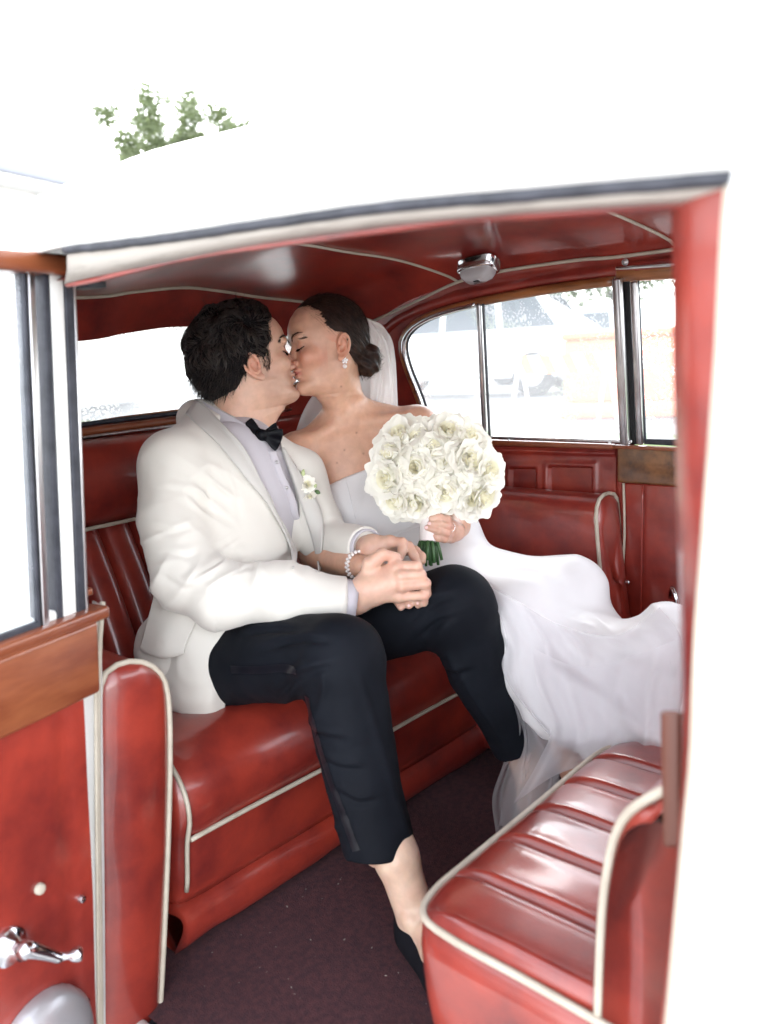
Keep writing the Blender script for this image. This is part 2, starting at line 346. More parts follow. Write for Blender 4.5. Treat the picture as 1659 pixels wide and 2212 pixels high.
tube('piping', HL[ib, 2:] - A(0, 0, .003), .0036, cream, hl)
# ---- rear panel and rear window
RN, RP = (1, 0, .45), (-2.0, 0, 1.03)
rearp = lambda x, y, off=0.: at_pl(x, y, RN, (-2.0 + off, 0, 1.03))
def ring(inner, outer):
    return np.array([inner, inner*.93 + outer*.07, inner*.5 + outer*.5, outer])
rwin = spline([rearp(*p) for p in [(120, 925), (60, 885), (55, 800), (110, 725), (180, 707), (300, 697), (420, 690), (540, 688), (630, 694), (685, 716), (702, 755), (684, 800), (610, 846), (530, 868), (415, 884), (250, 905)]], 84, True)
def match_outer(inner, poly):
    c = inner.mean(0); out = []
    for p in inner:
        d = p - c; best = None
        for a, b in zip(poly, np.roll(poly, -1, 0)):
            M = np.stack([d, a - b], 1); s, *_ = np.linalg.lstsq(M, a - c, rcond=None)
            if s[0] > 0 and -1e-6 <= s[1] <= 1 + 1e-6 and (best is None or s[0] > best): best = s[0]
        out.append(c + d*max(best or 1.05, 1.03))
    return np.array(out)
def rp(y, z): return A(-2.0 - .45*(z - 1.03), y, z)
rpoly = np.array([rp(.62, .98), rp(1.95, .98), rp(1.95, 1.40), rp(1.3, 1.43), rp(.62, 1.40)])
RG = ring(rwin, match_outer(rwin, rpoly))
RG[1] += A(.012, 0, 0)
rpan = grid('rear_panel', RG, leather, car, closed_v=True)
rw = grid('rear_window', np.array([rwin, rwin*.985 + rwin.mean(0)*.015]) - A(.012, 0, 0), rubber, car, thick=.006, closed_v=True)
tube('window_trim', rwin + A(.004, 0, 0), .006, wood, rw, 8, True)
grid('rear_roof_fill', np.array([rearc, rearc*A(1, 1, 0) + A(-.06, 0, 0) + np.outer(rearc[:, 2] - .10, A(0, 0, 1))]), leather, car)
# parcel shelf, wooden sill, chrome bead
box('parcel_shelf', -2.03, -1.93, .66, 1.93, .955, .985, leather, car, .008)
sill_w = spline([at_x(130, 936, -1.965), at_x(180, 928, -1.965), at_x(300, 913, -1.965), at_x(420, 898, -1.965), at_x(620, 872, -1.965)], 20)
tube('rear_sill', sill_w - A(0, 0, .006), .012, woodlight, car, 8, flat=1.0)
tube('rear_sill_bead', sill_w + A(.018, 0, -.018), .004, dullchrome, car, 6)
tube('rear_sill_seal', sill_w + A(-.012, 0, .012), .006, rubber, car, 6)
# ---- far side: quarter panel with its window
wout = [(938, 938), (908, 852), (884, 790), (875, 745), (888, 714), (920, 690), (966, 672), (1036, 654), (1110, 639), (1220, 621), (1333, 607), (1347, 700), (1356, 850), (1363, 954), (1200, 949), (1045, 944)]
wp = np.array(px(far, wout))
arc1 = spline(wp[:11], 60); arc2 = spline(wp[10:14], 16)[1:]; arc3 = spline(wp[13:], 14)[1:]
win = np.vstack([arc1, arc2, arc3, (arc3[-1] + arc1[0])/2])
fpl = lambda x, z: A(x, 1.97 - .22*(z - .90), z)
xr = float(wp[13][0]) + .004
qpoly = np.array([fpl(-2.06, .893), fpl(xr, .893), fpl(xr, 1.385), fpl(-2.06, 1.385)])
QG = ring(win, match_outer(win, qpoly)); QG[1] += A(0, -.006, 0)
qp = grid('quarter_panel', QG, leather, car, closed_v=True)
# cantrail leather between the headliner piping and the window head
top = spline([far(*p, .02) for p in [(806, 745), (850, 700), (905, 672), (990, 645), (1110, 620), (1220, 603), (1333, 590), (1450, 575), (1560, 560)]], 50)
ft = spline(farc[::-1], 50)[:50]
fi = np.array([farc[int(np.argmin(abs(farc[:, 0] - p[0])))] for p in top])
fi[:, 0] = top[:, 0]
mid = (fi + top)/2 + A(0, .0, .0); mid[:, 1] -= .012*np.sin(np.linspace(0, 9, 50)); mid[:, 1] += .008
grid('cantrail_trim', np.array([fi + A(0, .002, -.001), fi*.7 + top*.3 + A(0, .01, -.004), mid, fi*.25 + top*.75, top, top + A(0, .012, -.006)]), leather, car)
qw = tube('quarter_window', spline(wp[:11] + A(0, -.012, 0), 60), .012, wood, car, 10)
tube('window_frame', spline(wp[:8] + A(0, -.020, 0) + (wp.mean(0) - wp[:8])*.03, 50), .007, chrome, qw, 10)
tube('window_seal', spline(wp[:11] + A(0, -.012, 0) + (wp.mean(0) - wp[:11])*.055, 60), .0035, rubber, qw, 6)
def strip(name, a, b, w, m, parent, t=.008, off=.012, n=None):
    a, b = np.asarray(a), np.asarray(b); d = b - a; nrm = A(0, -1, -.22)/math.hypot(1, .22)
    s = np.cross(d/np.linalg.norm(d), nrm)*w/2
    c = [a - s, a + s, a + s + nrm*t, a - s + nrm*t]; c2 = [b - s, b + s, b + s + nrm*t, b - s + nrm*t]
    return hexa(name, c + c2, m, parent, min(w, t)*.3, 2)
strip('window_divider', far(1050, 945, .02), far(1037, 655, .02), .013, dullchrome, qw, .012)
strip('window_divider_seal', far(1060, 945, .02), far(1046, 655, .02), .004, rubber, qw, .010)
strip('window_sill_bead', far(1045, 943, .022), far(1366, 953, .022), .008, dullchrome, qw, .008)
hexa('window_catch', [far(1020, 940, .03), far(1050, 942, .03), far(1050, 942, .06), far(1020, 940, .06), far(1022, 928, .03), far(1048, 930, .03), far(1048, 930, .06), far(1022, 928, .06)], chrome, qw, .003)
# posts between quarter window and far door
strip('door_post', far(1351, 958, .02), far(1334, 600, .02), .019, dullchrome, car, .014)
strip('door_post_bead', far(1360, 958, .02), far(1343, 600, .02), .007, dullchrome, car, .018)
strip('door_gap', far(1371, 958, .00), far(1352, 600, .00), .022, satin_black, car, .01)
fd = strip('far_door', far(1386, 958, .02), far(1372, 606, .02), .017, dullchrome, car, .014)
tag(fd, 'closed far door with walnut capping')
strip('door_seal', far(1396, 958, .012), far(1380, 606, .012), .004, rubber, fd, .008)
def slab(name, pts, off, th, m, parent, bev=.004):
    f = [p + A(0, -off, 0) for p in pts]; b = [p + A(0, .02, 0) for p in f]
    c = [b[0], b[1], f[1], f[0], b[3], b[2], f[2], f[3]]
    return hexa(name, c, m, parent, bev)
slab('top_rail', [far(1337, 610), far(1560, 597), far(1560, 570), far(1337, 585)], .02, .02, wood, fd)
slab('top_rail_bead', [far(1340, 585), far(1560, 570), far(1560, 562), far(1340, 577)], .026, .02, chrome, fd, .002)
slab('capping', [low(1340, 1040), low(1560, 1055), low(1560, 972), low(1340, 962)], .02, .02, burr, fd, .006)
slab('capping_ledge', [far(1338, 966), far(1560, 976), far(1560, 968), far(1338, 958)], .034, .02, woodlight, fd, .003)
slab('window_channel', [far(1400, 958), far(1560, 966), far(1560, 950), far(1404, 946)], .02, .02, rubber, fd, .002)
slab('door_trim', [A(low(1338, 1200)[0], 1.97, .02), A(low(1560, 1200)[0], 1.97, .02), low(1560, 1052), low(1343, 1042)], .008, .02, leather, fd, .006)
tube('door_trim_seam', spline([low(1388, 1048, .016), low(1386, 1200, .017), low(1382, 1420, .016)], 12), .0028, leather, fd)
tube('door_piping', spline([low(1347, 1044, .012), low(1349, 1150, .013), low(1345, 1250, .014), low(1347, 1400, .012)], 20), .0035, cream, fd)
lathe('door_stud', [(.007, 0), (.006, .004), (.002, .006)], low(1356, 1258, .03), (0, -1, 0), chrome, fd)
tube('door_handle', spline([low(1448, 1290, .02), low(1452, 1270, .05), low(1462, 1300, .06), low(1470, 1360, .06)], 14), .006, chrome, fd)
lathe('cantrail_stud', [(.008, 0), (.008, .003), (.005, .005), (.005, .003), (.002, .005)], far(1351, 566, .03), (0, -1, -.2), dullchrome, car)
for sx in (1100, 1317): lathe('sill_screw', [(.004, 0), (.003, .002)], far(sx, 950 + (sx-1100)*.03, .035), (0, -.6, 1), dullchrome, car, 10)
slab('quarter_sill', [far(1000, 957), far(1337, 968), far(1337, 957), far(1000, 945)], .034, .02, woodlight, car, .004)
# far quarter trim: leather with two sagging pockets
tr = [low(980, 1110), low(1334, 1120), low(1334, 970), low(980, 960)]
def quad(u, v, c): return (1-u)*(1-v)*c[0] + u*(1-v)*c[1] + u*v*c[2] + (1-u)*v*c[3]
G = []
for v in np.linspace(0, 1, 46):
    row = []
    for u in np.linspace(0, 1, 90):
        p = quad(u, v, tr); X, Y = 980 + 354*u, 1110 - 150*v
        d = .010 + .003*vnoise(A(u*9, v*4, 0), 1, 5)
        for (x0, x1, y0, y1) in ((1121, 1174, 1006, 1052), (1203, 1287, 1001, 1056)):
            s = min(X - x0, x1 - X, Y - y0, y1 - Y)
            d -= .011*smoothstep(-2.5, 2.5, s); d += .005*math.exp(-((s + 6)/7)**2)
        d += .008*math.exp(-((Y - 968)/5)**2)*(1 + .6*vnoise(A(u*20, 0, 0), 1, 8))
        row.append(p + A(0, -d, 0))
    G.append(row)
grid('quarter_trim', G, leather, car)
grid('far_lower_trim', [[(x, 1.968, z) for z in np.linspace(.02, .91, 5)] for x in np.linspace(-2.08, xr, 6)], leather, car)
box('far_lower_wall', -2.3, 1.0, 1.975, 2.03, -.05, .89, whitepaint, car, .01)
# ---- arm rest on the far side
def armrest(name, x0, x1, yi, yo, zt, zb, m, parent, sgn=1, nx=14):
    """padded block: rounded top, end facing forward; yi = inner face, yo = wall side"""
    sec = []
    w = abs(yo - yi); s = 1 if yo > yi else -1
    prof = [(0, zb), (-.004, (zb+zt)/2), (0, zt - .06), (.012, zt - .022), (.036, zt - .003), (w*.62, zt), (w - .012, zt - .008), (w, zt - .03), (w, zb)]
    P = spline([A(0, yi + s*a, b) for a, b in prof], 40)
    SL = np.stack([(zt - P[:, 2])*.10, 0*P[:, 0], 0*P[:, 0]], 1)
    rings = [P + A(x0, 0, 0)]
    for x in np.linspace(x0 + .02, x1 - .03, nx): rings.append(P + A(x, 0, 0) + .003*np.stack([0*P[:, 0], vnoise(P + A(x, 0, 0), 9, 3), 0*P[:, 0]], 1))
    c = P.mean(0)
    rings += [P + SL + A(x1 - .012, 0, 0), P*A(1, .985, 1) + (c*A(0, .015, 0)) + SL + A(x1 - .004, 0, 0), c + (P - c)*.95 + SL + A(x1 + .004, 0, 0), c + (P - c)*.75 + SL + A(x1 + .010, 0, 0), c + (P - c)*.5 + SL*.8 + A(x1 + .013, 0, 0), c + (P - c)*.25 + SL*.7 + A(x1 + .015, 0, 0), c + (P - c)*.03 + SL*.6 + A(x1 + .0155, 0, 0)]
    o = extrude(name, None, rings, m, parent)
    tube('piping', P[2:34] + SL[2:34] + A(x1 - .002, 0, 0) + (P[2:34] - c)*.012, .005, cream, o, 8)
    return o
XA = float(low(1283, 1100, .13)[0])
armrest('armrest', -1.95, XA, 1.845, 1.962, float(low(1290, 1072, .09)[2]), .30, leather, car)
armrest('armrest_base', -1.95, XA - .005, 1.80, 1.962, float(low(1290, 1255, .13)[2]), .05, leather, car)
# ---- near bolster beside the seat, seen from its end
nb = [onb for onb in px(lambda x, y: at_x(x, y, -1.25), [(217, 2330), (216, 1900), (215, 1600), (217, 1490), (232, 1452), (270, 1432), (312, 1434), (346, 1458), (362, 1510), (366, 1640), (361, 1850), (350, 2100), (335, 2330)])]
P = spline(nb, 70); c = P.mean(0)
rings = []
for x in (-1.75, -1.5, -1.29, -1.262, -1.254):
    R = P.copy(); R[:, 0] = x; rings.append(R)
bol = grid('seat_bolster', rings, leather, car, closed_v=False)
uu = np.linspace(-1, 1, 19); G = []
for k_ in range(35):
    a_, b_ = P[k_], P[69 - k_]; w_ = np.linalg.norm(b_ - a_)
    G.append([[-1.2545 + min(.020, w_*.18)*(1 - u_*u_)**.6 + .0016*vnoise(A(u_*2, k_*.22, 0), 1, 3), *(a_*(1 - u_)/2 + b_*(1 + u_)/2)[1:]] for u_ in uu])
grid('bolster_face', G, leather, bol)
pp = c + (P - c)*A(1, 1.015, 1.004); pp[:, 0] = -1.250
tube('piping', pp[21:], .0052, cream, bol, 8)
tube('piping', np.array([p for p in spline(px(lambda x, y: at_x(x, y, -1.22), [(222, 1300), (214, 1420), (212, 1700), (216, 2000), (219, 2330)]), 24)]), .0045, cream, bol, 8)
# ---- rear seat
def seat_prof(n=60):
    return spline([A(-1.318, 0, .105), A(-1.300, 0, .16), A(-1.290, 0, .225), A(-1.283, 0, .262), A(-1.268, 0, .315), A(-1.285, 0, .375), A(-1.345, 0, .425), A(-1.45, 0, .447), A(-1.60, 0, .44), A(-1.85, 0, .40), A(-1.92, 0, .30), A(-1.92, 0, .10)], n)
SP = seat_prof(); sc_ = A(-1.62, 0, .25)
rings = []
for y, s in ((.782, .62), (.786, .86), (.797, .95), (.815, .985), (.84, 1.0), *[(v, 1.0) for v in np.linspace(.88, 1.78, 34)], (1.82, .98), (1.84, .9)):
    R = sc_ + (SP - sc_)*(.5 + .5*s if s < 1 else 1); R[:, 1] = y
    if s == 1:
        dip = .030*math.exp(-((y - 1.02)/.17)**2) + .028*math.exp(-((y - 1.55)/.2)**2)
        k = smoothstep(.36, .43, SP[:, 2])*smoothstep(-1.36, -1.50, SP[:, 0]); R[:, 2] -= dip*k
        R[:, 0] += .006*vnoise(np.stack([0*SP[:, 0], 0*SP[:, 0] + y*6, SP[:, 2]*9], 1), 1, 4)
    rings.append(R)
seat = extrude('rear_seat', None, rings, leather, car)
ys = np.linspace(.812, 1.83, 40)
tube('piping', np.stack([-1.279 + 0*ys, ys, .258 + .002*np.sin(ys*9)], 1), .0052, cream, seat, 8)
R = sc_ + (SP - sc_)*.995; R[:, 1] = .806
tube('piping', R[2:30] + A(.004, 0, 0), .0048, cream, seat, 8)
# padded roll under the cushion, torn at its near end
rr = []
for i, y in enumerate(np.linspace(.775, 1.86, 50)):
    th = np.linspace(0, 2*math.pi, 28, endpoint=False); j = .0025*vnoise(A(0, y*14, 0), 1, 3)
    ring_ = np.stack([-1.335 + (.042 + j)*np.cos(th), y + (.012*np.sin(3*th) if i == 0 else 0*th), .062 + (.048 + j)*np.sin(th)], 1); rr.append(ring_)
roll = extrude('seat_roll', None, rr, leather, seat)
# backrest: plain top roll above piping, upright flutes below
def back_x(z): return -1.735 - .165*(z - .42)/.36
ru = spline([A(-1.905, 0, .772), A(-1.868, 0, .80), A(-1.852, 0, .86), A(-1.868, 0, .93), A(-1.905, 0, .975), A(-1.955, 0, .985), A(-1.98, 0, .95), A(-1.98, 0, .772)], 44)
rings = []
for y, s in ((.70, .8), (.71, .93), (.73, 1), *[(v, 1) for v in np.linspace(.78, 1.84, 30)], (1.87, .93), (1.88, .8)):
    R = ru.mean(0) + (ru - ru.mean(0))*s; R[:, 1] = y; R[:, 0] += .004*vnoise(A(y*5, 0, 0), 1, 6); rings.append(R)
extrude('backrest_roll', None, rings, leather, seat)
tube('piping', np.stack([-1.872 + 0*ys, np.linspace(.70, 1.88, 40), .777 + .002*np.sin(ys*11)], 1), .005, cream, seat, 8)
fw = .0855; z_ = np.linspace(.40, .775, 18)
for i in range(14):
    y0 = .695 + fw*i
    G = []
    for a in np.linspace(-1, 1, 11):
        G.append([(back_x(z) - .012 + .020*(1 - abs(a)**2.6) - .02*(1 if abs(a) == 1 else 0) + .012*math.sin((z - .4)/.375*math.pi), y0 + fw/2*(1 + a*.985), z) for z in z_])
    grid('flute', G, leather, seat)
box('backrest_core', -2.0, -1.93, .69, 1.88, .3, .78, leather, seat, .01)
hexa('backrest_pad', [(-1.95, .69, .3), (-1.735, .69, .3), (-1.735, 1.88, .3), (-1.95, 1.88, .3), (-1.95, .69, .77), (-1.918, .69, .77), (-1.918, 1.88, .77), (-1.95, 1.88, .77)], leather, seat, .003)
# ---- dome lamp on the far cantrail
dl = at_y(1033, 582, 1.82)
lx = A(-.95, .0, .03); lx /= np.linalg.norm(lx)
Dn = A(.10, -.42, -.90); Dn /= np.linalg.norm(Dn); Da = A(1, 0, -.02); Da -= Dn*(Da @ Dn); Da /= np.linalg.norm(Da); Db = np.cross(Dn, Da)
def lamp_ring(sx, sy, h, n=28):
    t = np.linspace(0, 2*math.pi, n, endpoint=False); ex = .55
    return np.array([dl + Da*sx*np.sign(math.cos(q))*abs(math.cos(q))**ex + Db*sy*np.sign(math.sin(q))*abs(math.sin(q))**ex + Dn*h for q in t])
lampglass = mat('frosted_lamp_glass', (.42, .41, .42), .2, bump=.4, bscale=160, stretch=(1, 12, 1), coat=.6)
lamp = extrude('dome_lamp', None, [lamp_ring(.056, .031, -.02), lamp_ring(.056, .031, .005), lamp_ring(.052, .028, .008), lamp_ring(.045, .024, .008)], chrome, car)
extrude('lamp_lens', None, [lamp_ring(.048, .026, .005), lamp_ring(.047, .025, .014), lamp_ring(.041, .022, .025), lamp_ring(.029, .015, .032), lamp_ring(.009, .005, .034)], lampglass, lamp)
# ---- occasional seat with pleated cushion and low back
js = thing_js = None
zc = .405
cz = lambda x, y: at_z(x, y, zc)
c_near, c_far = A(-.665, .765), A(-.690, 1.33)
jx1 = -.33
outl = spline([A(jx1, .742, zc), A(-.48, .748, zc), A(-.605, .751, zc), A(-.660, .766, zc), A(-.680, .815, zc), A(-.683, .90, zc), A(-.686, 1.1, zc), A(-.690, 1.30, zc), A(-.675, 1.36, zc), A(-.62, 1.385, zc), A(jx1, 1.39, zc)], 80)
cen = A(-.45, 1.07, zc)
rings = [cen + (outl - cen)*.90 + A(0, 0, -.34), cen + (outl - cen)*.955 + A(0, 0, -.24), cen + (outl - cen)*1.0 + A(0, 0, -.12), cen + (outl - cen)*1.012 + A(0, 0, -.05), outl + A(0, 0, -.006), cen + (outl - cen)*.96 + A(0, 0, -.004)]
jseat = extrude('occasional_seat', None, rings, leather, car)
tube('piping', outl + A(0, 0, .001), .0054, cream, jseat, 10)
pw = .105; y0 = .752
pe = [.752, .858, .968, 1.075, 1.18, 1.285, 1.385]
def x_edge(y):
    k = int(np.argmin(np.abs(outl[8:72, 1] - y))) + 8; return outl[k, 0]
for i in range(6):
    ya, yb = pe[i], pe[i+1]; G = []
    for a in np.sin(np.linspace(-math.pi/2, math.pi/2, 23)):
        y = (ya + yb)/2 + (yb - ya)/2*a*.992
        xe = np.interp(y, outl[8:70, 1], outl[8:70, 0]) + .006
        row = []
        for s in np.linspace(0, 1, 26):
            x = xe + (jx1 - xe)*s
            h_ = .017*(1 - abs(a)**7) - .010*(1 if abs(a) == 1 else 0) + .003*math.exp(-((abs(a) - .80)/.10)**2) + .008*smoothstep(0, .18, s) - .003
            h_ += .0022*vnoise(A(x*11, y*16, i*3.3), 1, 2)
            row.append((x, y, zc + h_*smoothstep(-.02, .06, s) + .002))
        G.append(row)
    grid('pleat', G, leather, jseat)
# low back of the occasional seat
bk = spline(px(lambda x, y: at_y(x, y, .752), [(1292, 2300), (1296, 2120), (1305, 1950), (1320, 1850), (1342, 1775), (1375, 1742), (1420, 1735), (1475, 1735), (1480, 2300)]), 50)
cb = bk.mean(0); rings = []
for y, s in ((.747, .86), (.749, .95), (.756, 1.0), *[(v, 1.0) for v in np.linspace(.80, 1.34, 12)], (1.37, .97), (1.385, .86)):
    R = cb + (bk - cb)*s; R[:, 1] = y
    R[:, 0] += -.006*math.sin((y - .75)/.62*math.pi); rings.append(R)
jb = extrude('seat_back', None, rings, leather, jseat)
kt = int(np.argmin(np.abs(bk[:, 2] - bk[:, 2].max() + .012)[:40])); edge_ = bk[:kt + 1].copy(); edge_[:, 1] = .750
run_ = np.array([[edge_[-1][0] + .006 - .006*math.sin((y_ - .75)/.62*math.pi), y_, edge_[-1][2] + .010] for y_ in np.linspace(.785, 1.36, 14)])
tube('piping', spline(np.vstack([edge_[::3], run_]), 70), .0054, cream, jb, 10)
# ---- division behind the front compartment, with wooden edge
divwood = mat('dark_division_wood', (.085, .026, .016), .4, col2=(.14, .05, .03), vscale=8, stretch=(1, 1, .2))
box('division', -.235, -.16, .70, 1.96, 0, .74, leather, car, .01)
hexa('division_post', [*px(lambda x, y: at_y(x, y, .70), [(1430, 1830), (1470, 1830)]), *px(lambda x, y: at_y(x, y, .73), [(1490, 1830), (1450, 1830)]), *px(lambda x, y: at_y(x, y, .70), [(1424, 1535), (1468, 1535)]), *px(lambda x, y: at_y(x, y, .73), [(1488, 1535), (1444, 1535)])], divwood, car, .004)
# ---- centre post: red trim edge, cream seal, white outside
pl = [(1440, 380), (1443, 455), (1449, 800), (1460, 1150), (1468, 1400), (1472, 1650), (1474, 1900), (1470, 2300)]
pr_ = [(1588, 330), (1566, 430), (1546, 800), (1520, 1150), (1502, 1400), (1492, 1650), (1468, 1900), (1432, 2300)]
pl[-2:] = [(1455, 1900), (1415, 2300)]
L1 = spline([at_y(*p, .635) for p in pl], 30); L2 = spline([at_y(*p, .600) for p in pr_], 30)
G = np.array([L1 + A(.02, .10, 0), L1 + A(.002, .012, 0), L1 + (L2 - L1)*.06, L1 + (L2 - L1)*.5 + A(0, -.004, 0), L2]).transpose(1, 0, 2)
cpost = grid('centre_post', G, leather, car)
tube('post_seal', L2 + A(.002, -.001, 0), .0035, cream, cpost, 8)
wob = .0012*np.stack([vnoise(L2, 40, 1), 0*L2[:, 0], 0*L2[:, 0]], 1)
G = np.array([L2 + A(.003, .001, 0) + wob, L2 + A(.006, -.010, 0) + wob, L2 + A(.02, -.016, .004), L2 + A(.16, -.022, .01), L2 + A(.8, -.03, .02)]).transpose(1, 0, 2)
grid('front_door_skin', G, whitepaint, car)
box('front_wall', .55, .6, .62, 1.98, -.05, .9, rubber, car, .01)
# ---- open rear door, hinged at its back edge, seen along its inner face
DH, DN = A(-1.19, .585, 0), A(.972, .235, 0)
dp = lambda x, y, off=0.: at_pl(x, y, DN, DH + DN*off)
DD = A(.235, -.972, 0)
d0 = lambda z: .055 - .098*(z - .1)          # the door edge rakes back as it rises
def DP(d, z, off=0.): return DH + DD*(d + d0(z)) + DN*off + A(0, 0, z)
def drel(x, y, off=0.): p = dp(x, y, off); return float((p - DH) @ DD) - d0(p[2])
door = hexa('near_door', [DP(.002, .02), DP(.9, .02), DP(.9, .02, -.05), DP(.002, .02, -.05), DP(.002, .80), DP(.9, .80), DP(.9, .80, -.05), DP(.002, .80, -.05)], whitepaint, car, .006)
tag(door, 'open rear door with red leather trim and wooden window rail')
def dslab(name, pts, off, th, m, bev=.004, parent=None):
    b = [dp(x, y, off - th) for x, y in pts]; f = [dp(x, y, off) for x, y in pts]
    # push along the door so corners keep square
    f = [q + DN*th for q in b]
    return hexa(name, [b[0], b[1], f[1], f[0], b[3], b[2], f[2], f[3]], m, parent or door, bev)
def dline(pts, off): return [dp(x, y, off) for x, y in pts]
# trim panel as a softly padded sheet
ul = dp(186, 1510, .012); u_out = DD*.85
G = []
for v in np.linspace(0, 1, 30):
    row = []
    for u in np.linspace(0, 1, 60):
        d = u*.85; z = .03 + v*(.70 - .03)
        s = -.004*math.exp(-((d - .046)/.006)**2) + .004*math.exp(-((d - .052)/.004)**2) + .003*vnoise(A(d*6, z*5, 0), 1, 4)
        row.append(DP(d + .004, z, .014 + s))
    G.append(row)
grid('door_trim', G, leather, door)
wl = float(dp(100, 1545, .02)[2]); wt = float(dp(100, 1385, .03)[2])
def along(name, d0_, d1_, z0, z1, o0, o1, m, bev=.004, parent=None):
    c = [DP(d_, z_, o_) for z_ in (z0, z1) for d_, o_ in ((d0_, o0), (d1_, o0), (d1_, o1), (d0_, o1))]
    return hexa(name, c, m, parent or door, bev)
ddist = drel
cap = along('capping', ddist(188, 1450), .88, wl, wt, .005, .03, woodlight, .006)
along('capping_ledge', ddist(215, 1330), .88, wt - .004, wt + .016, -.05, .026, woodlight, .006)
zt0, zt1 = float(dp(100, 590, .02)[2]), float(dp(100, 545, .02)[2])
along('top_rail', ddist(188, 570, .02), .88, zt0, zt1, -.03, .022, woodlight, .006)
along('top_rail_end', ddist(224, 585, .02), ddist(192, 580, .02), zt0 - .004, zt1 - .006, -.04, .012, dullchrome, .003)
along('top_rail_shadow_gap', ddist(220, 605), ddist(180, 605), zt0 - .014, zt0 - .004, -.04, .010, rubber, .002)
zs = wt + .012
for nm, xa, xb, m, o0, o1 in (('frame_bead', 169, 175, dullchrome, -.022, .003), ('frame_seal', 150, 168, rubber, -.025, .004), ('frame_edge', 121, 149, whitepaint, -.02, .002), ('frame_seal', 106, 119, rubber, -.02, .003), ('window_stile', 67, 81, dullchrome, -.016, .010), ('glass_seal', 58, 66, rubber, -.012, .006)):
    along(nm, ddist(xb, 950), ddist(xa, 950), zs, zt0 + .004, o0, o1, m, .002)
along('window_seal', ddist(80, 1300), .88, zs - .002, zs + .012, -.012, .008, rubber, .002)
tube('door_piping', spline(dline([(206, 1340), (208, 1700), (214, 2300)], .004), 12), .003, cream, door)
# fittings on the door
def stud(name, x, y, r, m): return lathe(name, [(r, -.002), (r, .002), (r*.85, .0045), (r*.3, .006)], dp(x, y, .018), DN, m, door, 18)
stud('trim_button', 86, 1920, .0085, cream); stud('trim_screw', 176, 1942, .006, chrome); stud('trim_screw', 184, 2162, .0065, chrome)
hub = dp(20, 2045, .018)
win_ = lathe('window_winder', [(.028, -.004), (.027, .004), (.018, .010), (.014, .022), (.012, .030)], hub, DN, chrome, door)
kc = dp(122, 2068, .045)
pw_ = spline([hub + DN*.026, dp(60, 2050, .05), dp(105, 2062, .05), kc + DN*.006], 12)
tube('winder_arm', pw_, np.linspace(.014, .0075, 12), chrome, win_, 12)
kc = dp(122, 2068, .045)
lathe('winder_knob', [(.004, 0), (.008, .003), (.006, .010), (.0055, .018), (.010, .024), (.011, .032), (.009, .036), (.003, .037)], kc, DN*.8 - DD*.6, chrome, win_)
sp = dp(95, 2262, .02)
silver = mat('silver_grille', (.50, .50, .52), .35, .6, bump=.2, bscale=150)
lathe('door_speaker', [(.085, -.004), (.084, .008), (.075, .022), (.05, .032), (.02, .036)], sp, DN, silver, door, 32)
# hinge post in white with a cream edge, between door and bolster
hp = spline(px(lambda x, y: at_x(x, y, -1.235), [(200, 1310), (203, 1600), (207, 1900), (211, 2330)]), 20)
grid('hinge_post', np.array([hp + A(.0, -.05, 0), hp + A(.004, -.004, 0), hp + A(.004, .012, 0), hp + A(-.03, .018, 0)]).transpose(1, 0, 2), whitepaint, car, thick=.003)
box('near_quarter', -2.3, -1.27, .60, .63, -.1, 1.02, whitepaint, car, .006)
box('quarter_ledge', -1.30, -1.215, .585, .64, .80, .812, woodlight, car, .003)
# near rear quarter: closed panel up to the roof, with a small window
nq = grid('near_rear_quarter', [[(x, .62 + .012*(z - 1), z) for x in np.linspace(-2.4, -1.85, 8)] for z in np.linspace(1.0, 1.33, 6)], leather, car, thick=.02)
grid('near_rear_skin', [[(x, .597 + .02*(z - 1)**2, z) for x in np.linspace(-2.45, -1.24, 10)] for z in np.linspace(.98, 1.33, 8)], whitepaint, car)
# rear body behind the window
grid('boot_deck', [[(-2.06 - .9*u, y, .99 - .10*u - .28*u*u) for y in np.linspace(.6, 2.02, 16)] for u in np.linspace(0, 1, 14)], whitepaint, car, thick=.01)
box('rear_bulkhead', -2.12, -2.06, .6, 2.02, -.05, .97, whitepaint, car, .01)
